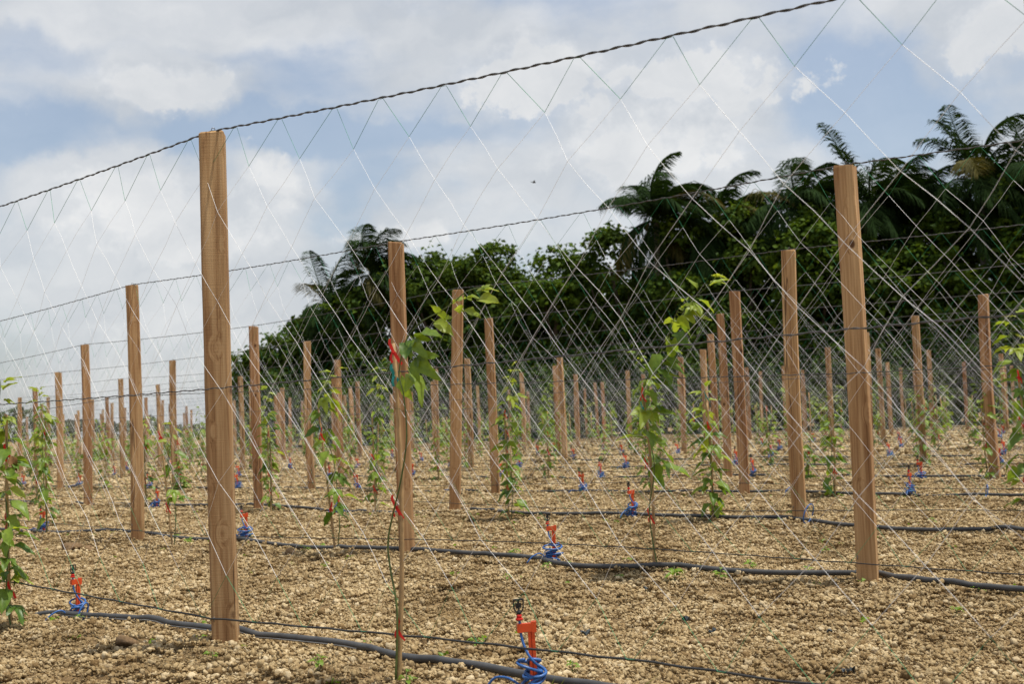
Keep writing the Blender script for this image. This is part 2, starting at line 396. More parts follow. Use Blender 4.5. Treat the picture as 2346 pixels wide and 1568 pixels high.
def make_leaf(name, dark, light, trans=.45, rough=.45, island=True, scale=20):
    m, nt, b, N, L = mat_new(name)
    ge = N('ShaderNodeNewGeometry'); oi = N('ShaderNodeObjectInfo'); tc = N('ShaderNodeTexCoord')
    no = N('ShaderNodeTexNoise'); no.inputs['Scale'].default_value = scale; no.inputs['Detail'].default_value = 3
    L(tc.outputs['Object'], no.inputs['Vector'])
    ad = N('ShaderNodeMath'); ad.operation = 'ADD'
    L(ge.outputs['Random Per Island'] if island else oi.outputs['Random'], ad.inputs[0]); L(no.outputs['Fac'], ad.inputs[1])
    dv = N('ShaderNodeMath'); dv.operation = 'MULTIPLY'; dv.inputs[1].default_value = .5
    L(ad.outputs[0], dv.inputs[0])
    r = ramp(N, [(.2, dark), (.8, light)])
    L(dv.outputs[0], r.inputs['Fac'])
    L(r.outputs['Color'], b.inputs['Base Color'])
    b.inputs['Roughness'].default_value = rough; b.inputs['Specular IOR Level'].default_value = .35 if rough < .5 else .06
    tl = N('ShaderNodeBsdfTranslucent')
    hs = N('ShaderNodeMix'); hs.data_type = 'RGBA'; hs.blend_type = 'MULTIPLY'; hs.inputs['Factor'].default_value = 1
    hs.inputs['B'].default_value = (1.5, 1.35, .55, 1) if 'leaf' in name else (1, 1, 1, 1)
    L(r.outputs['Color'], hs.inputs['A']); L(hs.outputs['Result'], tl.inputs['Color'])
    mx = N('ShaderNodeMixShader'); mx.inputs['Fac'].default_value = trans
    L(b.outputs[0], mx.inputs[1]); L(tl.outputs[0], mx.inputs[2])
    L(mx.outputs[0], nt.nodes['Material Output'].inputs['Surface'])
    return m

M = dict(
    wood=make_wood(), soil=make_soil(), stone=make_stone(),
    wire=simple('galvanised_wire', (.12, .117, .112), .55, .25, 60, .6),
    wire_dark=simple('dark_wire', (.035, .034, .033), .6, .2, 60, .2),
    staple=simple('staple_steel', (.16, .16, .165), .4, .2, 60, .8),
    cord=simple('white_cord', (.92, .91, .88), .4, .04, 40, 0, .6),
    green_cord=simple('green_cord', (.035, .30, .13), .5, .15, 40),
    hose=simple('grey_hose', (.056, .056, .056), .5, .3, 14, 0, .45),
    stripe=simple('hose_stripe', (.55, .54, .50), .6, .2, 30),
    orange=simple('orange_plastic', (.72, .085, .018), .38, .12, 50, 0, .45),
    red=make_leaf('red_ribbon', (.70, .040, .034), (.85, .06, .05), .35, .5, True, 40),
    teal=simple('teal_ribbon', (.02, .30, .27), .5, .15, 40),
    blue=simple('blue_tube', (.03, .115, .34), .4, .15, 60, 0, .45),
    black=simple('black_plastic', (.018, .018, .019), .4, .2, 50, 0, .4),
    cane=simple('bamboo_cane', (.42, .27, .125), .6, .25, 25, 0, .3),
    stem=simple('vine_stem', (.10, .135, .035), .55, .3, 30),
    scrap=simple('plastic_scrap', (.035, .045, .05), .35, .3, 30),
    clod=simple('dark_clod', (.20, .13, .07), .95, .25, 60, 0, .1, .6),
    bark=simple('tree_bark', (.12, .095, .07), .9, .3, 8, 0, .1, .6),
    palm_bark=simple('palm_bark', (.20, .175, .145), .9, .25, 6, 0, .1, .5),
    bird=simple('bird_feathers', (.03, .028, .026), .8, .2, 40),
    vleaf=make_leaf('vine_leaf', (.070, .150, .022), (.26, .37, .048), .42, .40, False, 9),
    vleaf_young=make_leaf('young_leaf', (.20, .29, .035), (.36, .44, .07), .45, .40, False, 9),
    vleaf_i=make_leaf('vine_leaf_small', (.080, .160, .024), (.29, .40, .060), .42, .42, True, 9),
    dead=simple('dried_leaf', (.20, .10, .035), .8, .3, 40),
    weed=make_leaf('weed_leaf', (.12, .22, .02), (.24, .36, .045), .4, .45, True, 30),
    grass=make_leaf('grass_blade', (.14, .19, .025), (.30, .31, .06), .3, .5, True, 20),
    tree_a=make_leaf('broad_leaf_dark', (.024, .054, .011), (.095, .15, .022), .30, .55, True, .5),
    tree_b=make_leaf('broad_leaf_olive', (.028, .062, .011), (.115, .185, .024), .32, .55, True, .5),
    palm=make_leaf('palm_leaflet_leaf', (.012, .028, .008), (.030, .060, .014), .22, .8, True, .7),
    palm_dry=make_leaf('palm_leaflet_leaf_yellow', (.060, .060, .018), (.13, .11, .03), .2, .5, True, .7),
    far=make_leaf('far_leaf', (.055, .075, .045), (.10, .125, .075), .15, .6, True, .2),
)

# ------------------------------------------------------------------ ground
def build_ground():
    az = np.concatenate([np.arange(-180, -40, 4.0), np.arange(-40, 40, .28), np.arange(40, 180.1, 4.0)])
    az = np.radians(az); na = len(az)
    rr = [0.4]
    while rr[-1] < 4500:
        r = rr[-1]
        rr.append(r * (1.012 if 2.5 < r < 25 else 1.03 if r < 120 else 1.2))
    rr = np.array(rr); nr = len(rr)
    X = rr[:, None] * np.sin(az)[None]; Y = rr[:, None] * np.cos(az)[None]
    Z = gz(X, Y)
    v = np.stack([X, Y, Z], -1).reshape(-1, 3)
    i, j = np.meshgrid(np.arange(nr - 1), np.arange(na - 1), indexing='ij')
    a = (i * na + j).ravel(); f = np.stack([a, a + 1, a + na + 1, a + na], -1)
    c = len(v); v = np.vstack([v, [[0, 0, gzf(0, 0)]]])
    faces = f.tolist() + [(c, k + 1, k) for k in range(na - 1)]
    me = bpy.data.meshes.new('ground'); me.from_pydata(v.tolist(), [], faces)
    me.polygons.foreach_set('use_smooth', [True] * len(me.polygons)); me.materials.append(M['soil'])
    # faces point up
    me.update()
    if me.polygons[len(me.polygons) // 2].normal.z < 0: me.flip_normals()
    o = link('ground', me); o['kind'] = 'structure'
build_ground()

def ico(sub):
    import bmesh
    bm = bmesh.new(); bmesh.ops.create_icosphere(bm, subdivisions=sub, radius=1)
    v = np.array([q.co[:] for q in bm.verts]); f = [tuple(x.index for x in q.verts) for q in bm.faces]
    bm.free()
    return v, f
ICO1, ICO2 = ico(2), ico(3)
def lump(rs, src, rough=.22):
    v, f = src
    v = v.copy()
    d = np.ones(len(v))
    for _ in range(7):
        k = rs.normal(size=3) * rs.uniform(1.2, 3.6); d += rough / 2.0 * np.sin(v @ k + rs.uniform(0, 6.3)) 
    for _ in range(6):                                   # a few chipped planes
        nrm = rs.normal(size=3); nrm /= np.linalg.norm(nrm)
        h = rs.uniform(.50, .82); t = v @ nrm * d
        d = np.where(t > h, d * h / np.maximum(t, 1e-6), d)
    return v * d[:, None] * rs.uniform(.72, 1.1, 3), f

HOSE_PTS = []
def clear_of_hose(x, y, d):
    keep = np.ones(len(x), bool)
    for hx, hy in HOSE_PTS:
        near_ = np.where(np.hypot(x - hx.mean(), y - hy.mean()) < 12)[0]
        for s_ in range(0, len(near_), 4000):
            q = near_[s_:s_ + 4000]
            keep[q] &= (np.hypot(x[q][:, None] - hx[None], y[q][:, None] - hy[None]).min(1) > d)
    return keep
def build_gravel():
    rs = np.random.RandomState(11)
    protos = bpy.data.collections.new('gravel_sources')          # sources only, never linked to the scene
    for c in range(12):
        mb = MB()
        for _ in range(84):
            v, f = lump(rs, ICO1, .34)
            s = min(.015, max(.0032, rs.lognormal(math.log(.0052), .42)))
            th, r = rs.uniform(0, 6.283), .075 * math.sqrt(rs.uniform())
            mb.add(v * s + [r * math.cos(th), r * math.sin(th), s * rs.uniform(-.05, .7)], f)
        o = bpy.data.objects.new('gravel_clump', mb.mesh('gravel_clump', M['stone'])); protos.objects.link(o)
    stones = bpy.data.collections.new('stone_sources')
    for c in range(10):
        mb = MB(); v, f = lump(rs, ICO2, .28); mb.add(v, f)
        o = bpy.data.objects.new('stone', mb.mesh('stone', M['stone'])); stones.objects.link(o)
    def scatter(r0, r1, sp, half):
        xs = np.arange(-r1, r1, sp); ys = np.arange(0, r1, sp)
        X, Y = np.meshgrid(xs, ys)
        X = (X + rs.uniform(-.5, .5, X.shape) * sp).ravel(); Y = (Y + rs.uniform(-.5, .5, Y.shape) * sp).ravel()
        r = np.hypot(X, Y); a = np.degrees(np.arctan2(X, Y))
        k = (r >= r0) & (r < r1) & (np.abs(a) < half)
        return X[k], Y[k]
    P, S = [], []
    for r0, r1, sp, sc in [(2.2, 9.5, .074, 1.0), (9.5, 15, .098, 1.15), (15, 24, .135, 1.6), (24, 44, .24, 2.9)]:
        x, y = scatter(r0, r1, sp, 31)
        if r0 < 5: k_ = clear_of_hose(x, y, .022); x, y = x[k_], y[k_]
        P.append(np.stack([x, y, gz(x, y) - .002 * sc], -1)); S.append(sc * rs.uniform(.75, 1.3, len(x)))
    P2, S2 = [], []
    for r0, r1, sp, lo, hi in [(2.2, 9.5, .19, .0075, .014), (2.2, 10, .62, .012, .030), (9.5, 18, .34, .012, .028)]:
        x, y = scatter(r0, r1, sp, 31)
        k_ = clear_of_hose(x, y, .042); x, y = x[k_], y[k_]
        s = lo + (hi - lo) * rs.beta(1.2, 3.2, len(x))
        P2.append(np.stack([x, y, gz(x, y) + s * .25], -1)); S2.append(s)
    def gn(name, P, S, coll, label):
        P = np.concatenate(P); S = np.concatenate(S)
        me = bpy.data.meshes.new(name); me.from_pydata(P.tolist(), [], [])
        at = me.attributes.new('size', 'FLOAT', 'POINT'); at.data.foreach_set('value', S.astype(np.float32))
        o = link(name, me); tag(o, label, 'gravel', kind='stuff')
        ng = bpy.data.node_groups.new(name, 'GeometryNodeTree')
        ng.interface.new_socket('Geometry', in_out='INPUT', socket_type='NodeSocketGeometry')
        ng.interface.new_socket('Geometry', in_out='OUTPUT', socket_type='NodeSocketGeometry')
        N = ng.nodes.new; L = ng.links.new
        gi = N('NodeGroupInput'); go = N('NodeGroupOutput')
        ci = N('GeometryNodeCollectionInfo'); ci.inputs['Collection'].default_value = coll
        ci.inputs['Separate Children'].default_value = True; ci.inputs['Reset Children'].default_value = True
        iop = N('GeometryNodeInstanceOnPoints'); iop.inputs['Pick Instance'].default_value = True
        rv = N('FunctionNodeRandomValue'); rv.data_type = 'FLOAT_VECTOR'
        tilt = .25 if 'clump' in coll.name or 'gravel' in coll.name else 3.0
        rv.inputs[0].default_value = (-tilt, -tilt, 0); rv.inputs[1].default_value = (tilt, tilt, 6.283)
        na = N('GeometryNodeInputNamedAttribute'); na.data_type = 'FLOAT'; na.inputs['Name'].default_value = 'size'
        L(gi.outputs[0], iop.inputs['Points']); L(ci.outputs[0], iop.inputs['Instance'])
        L(rv.outputs[0], iop.inputs['Rotation']); L(na.outputs[0], iop.inputs['Scale'])
        L(iop.outputs[0], go.inputs[0])
        o.modifiers.new('scatter', 'NODES').node_group = ng
    gn('gravel', P, S, protos, 'fine tan coral gravel covering the whole field')
    gn('rubble_stones', P2, S2, stones, 'larger tan rubble stones strewn over the gravel')

# ------------------------------------------------------------------ trees behind the field
def leaf_cloud(C, Nrm, size, rs):
    """folded rhombic leaves; C centres, Nrm rough normals"""
    n = len(C)
    nn = Nrm + rs.normal(size=(n, 3)) * .7; nn /= np.linalg.norm(nn, axis=1)[:, None]
    t = rs.normal(size=(n, 3)); t -= nn * (t * nn).sum(1)[:, None]; t /= np.linalg.norm(t, axis=1)[:, None]
    s = np.cross(nn, t)
    L = size * rs.uniform(.65, 1.35, n)[:, None]
    fold = rs.uniform(.05, .22, n)[:, None]
    a = C - t * L * .5; b = C + t * L * .5 - nn * L * .12
    c = C + s * L * .34 + nn * L * fold; d = C - s * L * .34 + nn * L * fold
    V = np.stack([a, c, b, d], 1).reshape(-1, 3)
    i = np.arange(n)[:, None] * 4
    F = np.concatenate([i + [0, 1, 2], i + [0, 2, 3]], 0)
    return V, F
def mesh_np(name, V, F, mat, smooth=False):
    me = bpy.data.meshes.new(name)
    me.vertices.add(len(V)); me.vertices.foreach_set('co', np.asarray(V, np.float32).ravel())
    k = F.shape[1]
    me.loops.add(F.size); me.loops.foreach_set('vertex_index', F.astype(np.int32).ravel())
    me.polygons.add(len(F)); me.polygons.foreach_set('loop_start', np.arange(0, F.size, k, dtype=np.int32))
    me.polygons.foreach_set('loop_total', np.full(len(F), k, np.int32))
    me.materials.append(mat); me.update(calc_edges=True); me.validate()
    return me

def make_tree(x, y, h, rad, seed, mat, label, name='broadleaf_tree', nclus=820, low=.25):
    rs = np.random.RandomState(seed)
    root = tag(empty(name, (x, y, -.03)), label, 'tree', 'windbreak trees behind the field')
    mb = MB()
    lobes = []
    for i in range(13):
        th = rs.uniform(0, 6.283); q = rs.uniform(.1, .8) * rad
        zc = h * rs.uniform(.22, .80)
        shrink = 1 - .45 * max(0, zc / h - .45)
        lobes.append((np.array([math.cos(th) * q * shrink, math.sin(th) * q * shrink, zc]), rad * rs.uniform(.32, .58)))
    lobes.append((np.array([rs.normal() * .2, rs.normal() * .2, h - rad * .42]), rad * .42))
    lobes.append((np.array([rs.normal() * .2, rs.normal() * .2, h * .35]), rad * .7))
    for i in range(6):
        th = i * 1.05 + rs.uniform(0, .5)
        lobes.append((np.array([math.cos(th) * rad * .72, math.sin(th) * rad * .72, h * rs.uniform(.10, .30)]), rad * rs.uniform(.36, .5)))
    mb.tube([(0, 0, -.3), (rs.normal() * .08, 0, h * .25), (rs.normal() * .15, rs.normal() * .15, h * .55), (rs.normal() * .2, 0, h * .8)], [.26, .2, .13, .05], 8)
    for c, r in lobes[:10]:
        b0 = np.array([0, 0, max(.5, c[2] * .45)])
        mb.tube([b0, b0 * .4 + c * .6 + rs.normal(size=3) * .15, c + [0, 0, r * .5]], [.10, .06, .02], 6)
    mb.build('trunk', M['bark'], root)
    C, Nn = [], []
    for i in range(nclus):
        c, r = lobes[rs.randint(len(lobes))]
        d = rs.normal(size=3); d /= np.linalg.norm(d); d[2] = d[2] if d[2] > -.5 else -d[2]
        p = c + d * r * (rs.uniform(.75, 1.08) if rs.uniform() > .25 else rs.uniform(.3, .8)) * [1, 1, .92]
        if p[2] < low: p[2] = low + rs.uniform(0, .8)
        k = rs.randint(16, 34); sg = rs.uniform(.13, .30)
        C.append(p + rs.normal(size=(k, 3)) * sg * [1, 1, .7]); Nn.append(np.repeat((d * .8 + [0, 0, .75])[None], k, 0))
    C = np.concatenate(C); Nn = np.concatenate(Nn)
    keep = C[:, 2] > .1
    V, F = leaf_cloud(C[keep], Nn[keep], .25, rs)
    link('crown', mesh_np('crown', V, F, mat), root)
    return root

TREES = [  # x, y, height, radius, leaf
    (-12.6, 66.5, 4.9, 2.1, 0, 'low rounded tree at the left end of the windbreak'),
    (-10.2, 66, 6.9, 2.6, 0, 'rising dark tree, second from the left end of the windbreak'),
    (-7.3, 64.5, 7.6, 3.0, 1, 'olive green tree under the leftmost palms'),
    (-3.6, 64, 9.4, 3.1, 0, 'tall dark tree just right of the leftmost palm group'),
    (-.6, 62.5, 9.4, 3.0, 0, 'tallest bushy tree rising behind the post in the middle of the second row'),
    (2.3, 61, 8.9, 2.9, 1, 'bushy tree left of the tall central palm'),
    (5.0, 59.5, 9.6, 2.9, 0, 'dense tree below the tall central palm'),
    (7.6, 58.5, 9.8, 2.9, 1, 'olive green tree between the two central palms'),
    (10.3, 57, 10.0, 2.9, 0, 'dense tree left of the windswept dark palm'),
    (12.9, 55.5, 9.5, 2.9, 1, 'olive tree behind the right tall post'),
    (15.3, 54, 7.9, 2.8, 0, 'dark lower tree under the right palm group, open sky gaps above'),
    (17.7, 53, 8.7, 2.7, 1, 'olive tree in front of the right palm group'),
    (20.3, 51.5, 9.9, 2.9, 1, 'bright leafy tree at the right edge of the picture'),
    (23.2, 50, 8.8, 3.0, 0, 'dark tree past the right edge of the picture'),
    (26.4, 48.5, 8.5, 3.0, 1, 'last olive tree past the right edge of the picture'),
]
for i, (x, y, h, r, mt, lab) in enumerate(TREES):
    make_tree(x, y, h, r, 40 + i, M['tree_b' if mt else 'tree_a'], lab)
for i, (x, y, h, r, lab) in enumerate([
        (-11.6, 64.2, 3.4, 1.6, 'low bush at the foot of the left end of the windbreak'),
        (-1.9, 66.5, 9.3, 2.8, 'tree behind the tall dark trees in the middle left'),
        (4.2, 64, 8.3, 2.8, 'tree in the back line behind the central palm'),
        (9.4, 61, 8.6, 2.8, 'tree in the back line right of the central palms'),
        (13.8, 59.5, 7.4, 2.8, 'tree in the back line behind the right tall post'),
        (19.5, 56.5, 8.0, 2.8, 'tree in the back line below the rightmost palms'),
        (-8.4, 68, 6.6, 2.7, 'tree in the back line behind the leftmost palms'), (1.2, 65, 7.6, 2.8, 'tree in the back line left of the central palm'),
        (6.9, 62.5, 7.8, 2.8, 'tree in the back line between the central palms'), (11.6, 60.5, 7.8, 2.8, 'tree in the back line behind the windswept dark palm'),
        (16.8, 58, 6.6, 2.8, 'tree in the back line below the open sky gaps'), (-5.4, 62.0, 3.6, 2.4, 'low bush in front of the left trees'), (.9, 60.0, 3.6, 2.4, 'low bush at the foot of the tallest bushy tree'),
        (3.7, 58.6, 3.8, 2.4, 'low bush left of the tall central vine'), (6.4, 57.2, 3.8, 2.4, 'low bush at the foot of the central palm'),
        (9.0, 56.0, 3.8, 2.4, 'low bush behind the tall central vine'), (11.6, 54.6, 3.8, 2.4, 'low bush behind the slim posts left of the right tall post'),
        (14.2, 52.8, 3.8, 2.4, 'low bush behind the right tall post'), (19.0, 50.6, 3.8, 2.4, 'low bush near the right edge')]):
    make_tree(x, y, h, r, 90 + i, M['tree_a'], lab, nclus=560)

def make_palm(x, y, h, seed, label, n=15, flen=2.6, dry=2, spear=True, turn=0.0, droop=1.0):
    rs = np.random.RandomState(seed)
    root = tag(empty('palm_tree', (x, y, 0)), label, 'palm tree', 'palms above the windbreak')
    lean = rs.normal(size=2) * .25
    mb = MB()
    h = h - .9; zs = np.linspace(-.4, h, 9); t = np.clip(zs / h, 0, 1)
    mb.tube(np.stack([lean[0] * t ** 2, lean[1] * t ** 2, zs], -1), .19 - .07 * t, 9)
    mb.build('trunk', M['palm_bark'], root)
    top = np.array([lean[0], lean[1], h])
    wind = np.array([.62, -.1, 0.0])
    items = []
    for i in range(n):
        az = turn + i * 2.399 + rs.normal() * .2
        el = math.radians(rs.uniform(-38, 62) if i > 4 else rs.uniform(58, 84))
        items.append((az, el, flen * 1.08 * rs.uniform(.8, 1.1), M['palm_dry'] if i >= n - dry else M['palm'], 1.0 * droop))
    for az, el, fl, mat, dr in items:
        d = np.array([math.cos(az) * math.cos(el), math.sin(az) * math.cos(el), math.sin(el)])
        pts = [top.copy()]; m = 14
        for k in range(m):
            q = (k + 1) / m
            d = d + np.array([0, 0, -.165 * dr * (.35 + q)]) + wind * .105
            d /= np.linalg.norm(d); pts.append(pts[-1] + d * fl / m)
        pts = np.array(pts)
        mb = MB(); mb.tube(pts, np.linspace(.045, .008, m + 1), 4)
        V, F = [], []; cnt = 0
        T = np.gradient(pts, axis=0); T /= np.linalg.norm(T, axis=1)[:, None]
        for j in range(76):
            q = .10 + .90 * j / 75; f = q * m; k0 = min(int(f), m - 1); w = f - k0
            p = pts[k0] * (1 - w) + pts[k0 + 1] * w; tt = T[k0]
            sd_ = np.cross(tt, [0, 0, 1.0]); sd_ /= np.linalg.norm(sd_) + 1e-9
            ll = 1.15 * (math.sin(math.pi * min(1, .12 + q * .86)) ** .6) * rs.uniform(.85, 1.1)
            for s in (-1, 1):
                dd = sd_ * s * .75 + tt * .65 + np.array([0, 0, -.30]) + wind * .55 + rs.normal(size=3) * .10
                dd /= np.linalg.norm(dd)
                e = p + dd * ll * .55; e2 = e + (dd + np.array([.15, 0, -.7])) * ll * .40
                wv = np.cross(dd, [0, 0, 1.0]); wv = wv / (np.linalg.norm(wv) + 1e-9) * .5 + tt * .5; wv /= np.linalg.norm(wv); wv = wv * .028
                V += [p - wv * .5, p + wv * .5, e + wv, e - wv, e2]
                F += [(cnt, cnt + 1, cnt + 2, cnt + 3), (cnt + 3, cnt + 2, cnt + 4)]; cnt += 5
        mb.add(V, F)
        mb.build('frond', mat, root, smooth=False)
    if spear:
        mb = MB(); mb.tube([top, top + [.02, 0, 1.0], top + [.1, 0, 1.9]], [.05, .03, .008], 5)
        mb.build('spear_leaf', M['palm'], root)
    return root
for x, y, h, sd_, n, fl, lab in [
        (-9.4, 66.0, 7.5, 1, 24, 3.5, 'low dark palm with drooping fronds at the far left of the windbreak'),
        (-6.7, 64.8, 9.2, 2, 24, 3.1, 'palm with an upright tuft behind the second post of the second row'),
        (-4.6, 67, 8.0, 3, 10, 1.7, 'small palm top just right of the second-row post'),
        (3.0, 63, 8.2, 4, 9, 1.7, 'small palm top left of the tall central palm'),
        (6.6, 58.5, 10.4, 5, 32, 3.5, 'tall windblown central palm with upright fronds'),
        (9.6, 58, 9.8, 6, 24, 3.2, 'paler palm right beside the tall central palm'),
        (12.4, 56.5, 10.2, 7, 32, 3.4, 'round dark palm left of the right tall post'),
        (15.4, 54.5, 9.9, 8, 34, 3.7, 'windswept palm just right of the right tall post'),
        (17.4, 55, 9.2, 9, 22, 3.3, 'lower palm between the two tallest right palms'),
        (19.0, 52.5, 10.4, 10, 34, 3.7, 'tallest palm near the right edge of the picture'),
        (8.2, 60.5, 9.6, 12, 22, 3.2, 'palm half hidden between the tall central palm and the paler one'),
        (13.9, 58.0, 9.6, 13, 24, 3.3, 'dark palm crown directly behind the right tall post'),
        (16.5, 56.5, 9.6, 14, 24, 3.4, 'palm crown behind the windswept palm right of the tall post'),
        (20.2, 54.0, 9.8, 15, 24, 3.3, 'palm crown behind the tallest right palm'),
        (21.0, 51.5, 9.9, 11, 24, 3.4, 'palm cut by the right edge of the picture')]:
    make_palm(x, y, h, sd_, lab, n, fl)

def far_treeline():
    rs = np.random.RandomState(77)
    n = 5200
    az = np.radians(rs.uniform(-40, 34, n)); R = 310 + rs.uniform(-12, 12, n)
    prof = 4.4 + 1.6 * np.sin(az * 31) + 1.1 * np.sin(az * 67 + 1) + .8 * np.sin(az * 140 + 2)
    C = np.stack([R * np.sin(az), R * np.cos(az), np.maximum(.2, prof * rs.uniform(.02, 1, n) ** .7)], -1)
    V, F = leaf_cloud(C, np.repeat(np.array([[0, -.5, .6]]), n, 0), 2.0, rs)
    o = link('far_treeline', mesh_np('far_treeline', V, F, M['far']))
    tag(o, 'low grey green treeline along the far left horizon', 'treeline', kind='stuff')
far_treeline()

# ------------------------------------------------------------------ posts
PW, PD = .049, .042       # half sizes of a timber
def post_mesh(name, seed, h=2.0):
    rs = np.random.RandomState(seed)
    sec = []; wane = rs.uniform(.006, .030)
    for cx_, cy_, r, a0 in [(1, -1, rs.uniform(.002, .009), -90), (1, 1, .004, 0), (-1, 1, .018, 90), (-1, -1, wane, 180)]:
        for q in range(5):
            a = math.radians(a0 + 90 * q / 4)
            sec.append((cx_ * (PW - r) + r * math.cos(a), cy_ * (PD - r) + r * math.sin(a)))
    sec = np.array(sec); ns = len(sec)
    zs = np.concatenate([[-.35], np.linspace(0, h - .006, 15), [h]])
    bow = rs.normal(size=2) * .008; tw = rs.normal() * .05
    V = []
    for i, z in enumerate(zs):
        t = z / h; s = sec * (1 + rs.normal() * .006) + rs.normal(size=sec.shape) * .0005
        if i == len(zs) - 1: s = s * .93
        a = tw * t; s = s @ np.array([[math.cos(a), math.sin(a)], [-math.sin(a), math.cos(a)]])
        zz = z + (0 if i < len(zs) - 2 else .012 * (s[:, 0] / PW) * rs.choice([-.5, .3]))
        V.append(np.stack([s[:, 0] + bow[0] * 4 * t * (1 - t), s[:, 1] + bow[1] * 4 * t * (1 - t), np.zeros(ns) + zz], -1))
    V = np.concatenate(V); F = []
    for i in range(len(zs) - 1):
        for j in range(ns):
            k = (j + 1) % ns; F.append((i * ns + j, i * ns + k, (i + 1) * ns + k, (i + 1) * ns + j))
    F.append(tuple((len(zs) - 1) * ns + j for j in range(ns)))
    me = bpy.data.meshes.new(name); me.from_pydata(V.tolist(), [], F); me.materials.append(M['wood']); me.update()
    return me
POST_M = [post_mesh('trellis_post', 300 + i) for i in range(10)]
mb = MB(); arc = np.linspace(math.pi, 0, 7)
mb.tube([(-.007, 0, -.02)] + [(.007 * math.cos(a), 0, .016 + .007 * math.sin(a)) for a in arc] + [(.007, 0, -.02)], .0016, 5)
STAPLE_TOP = mb.mesh('staple', M['staple'])
mb = MB(); mb.tube([(0, .02, .009)] + [(0, -.006 * math.sin(a), .009 * math.cos(a)) for a in np.linspace(0, math.pi, 6)] + [(0, .02, -.009)], .002, 5)
STAPLE_SIDE = mb.mesh('staple', M['staple'])

POSTS = {1: [(7.6, 1.94, 0), (4.31, 2.005, 0), (1.05, 1.83, 0), (-2.2, 1.85, 0)],
         2: [(12.65, 1.9, 0), (9.42, 2.04, 0), (6.24, 2.0, 0), (3.03, 1.98, 0), (-.2, 1.9, 0)],
         3: [(18.3, 1.86, 0), (15.04, 1.985, 0), (11.52, 1.94, 0), (8.56, 2.04, -.15), (4.99, 1.985, -.03), (1.7, 1.93, 0)],
         4: [(24.2, 1.93, 0), (20.8, 1.95, 0), (17.31, 1.94, 0), (14.04, 2.0, 0), (10.63, 2.03, 0), (7.21, 2.02, 0), (3.8, 1.97, 0), (.4, 1.95, 0)],
         5: [(26.9, 1.95, 0), (23.4, 1.96, 0), (20.1, 1.9, 0), (16.7, 1.93, 0), (13.25, 1.93, 0), (9.2, 2.05, 0), (5.8, 1.97, 0), (2.4, 1.96, 0)],
         6: [(33.0, 1.95, 0), (29.7, 1.9, 0), (26.4, 1.97, 0), (23.2, 1.99, 0), (20.0, 1.9, 0), (16.4, 1.95, 0), (11.2, 2.0, 0), (7.9, 2.0, 0), (4.6, 1.95, 0)]}
random.seed(4)
NROW = 18
def tree_front(x): return 61.5 - .43 * (x + 12.6) - 1.5
def field_ok(x, y):
    r = math.hypot(x, y)
    if x < -14.5: return r < 74
    return y < tree_front(x) and r < 74
PHASE = {7: 13.3, 8: 12.37, 9: 25.9, 10: 12.96, 11: 25.97, 12: 16.6, 13: 22.15, 14: 32.2, 15: 33.9, 16: 31.0}
for k in range(7, NROW + 1):
    p = perp(k); a0 = .24 * p - 3; L = []
    ph = PHASE.get(k, 0); a0 += (ph - a0) % 3.33
    a = a0
    while a < 2.55 * p + 4:
        if field_ok(*ap(a, p)): L.append((a + random.uniform(-.15, .15), random.gauss(1.97, .05), random.gauss(0, .03)))
        a += 3.33
    if len(L) < 4: break
    POSTS[k] = L[::-1]
NROW = max(POSTS)
YAW = {}
for k, L in POSTS.items():
    p = perp(k); vis = []
    for a, h, lean in L:
        x, y = ap(a, p)
        if in_frame(x, y, 1.0, .01) : vis.append(a)
    for i, (a, h, lean) in enumerate(L):
        x, y = ap(a, p)
        me = POST_M[random.randrange(10)]
        o = link('trellis_post', me, None, (x, y, gzf(x, y) * .0))
        face = -math.atan2(x, y)                       # turns the broad face about square to the path the rows are seen from
        yaw = face - (math.radians(random.uniform(3.5, 7)) if k <= 4 else random.uniform(-.25, .35))
        o.rotation_euler = (random.gauss(0, .006), math.atan2(lean * UX, h), yaw)
        o.scale = (random.uniform(.96, 1.06), random.uniform(.95, 1.08), h / 2.0)
        if k <= 20:
            if a in vis:
                if len(vis) == 1: lab = 'brown wooden post standing alone in the front row, nearest to the camera'
                else: lab = f'square wooden trellis post in the {ORD[k]} row, {NTH[vis.index(a)]} of its row' + (' from the left' if vis.index(a) else '')
            else:
                lf = bool(vis) and a > max(vis); side = [q[0] for q in L if (q[0] > max(vis)) == lf and q[0] not in vis] if vis else []
                side = sorted(side) if lf else sorted(side)[::-1]
                lab = f'wooden trellis post of the {ORD[k]} row, {ORD[side.index(a) + 1].replace("front", "first") if a in side else "far"} one past the {"left" if lf else "right"} edge of the picture'
            tag(o, lab, 'post', 'trellis posts')
        else: tag(o, 'small wooden trellis post in the distant rows, beyond the eleventh row', 'post', 'distant trellis posts')
        if k <= 4:
            s = link('staple', STAPLE_TOP, o, (.005, 0, 2.0)); s.scale = (1, 1, 2 / h); s.rotation_euler = (0, 0, .4)
            s = link('staple', STAPLE_SIDE, o, (-PW + .004, -PD, 1.0 * 2 / h)); s.scale = (1, 1, 2 / h)
            s = link('staple', STAPLE_SIDE, o, (-PW + .012, -PD, .105 * 2 / h)); s.scale = (1, 1, 2 / h)

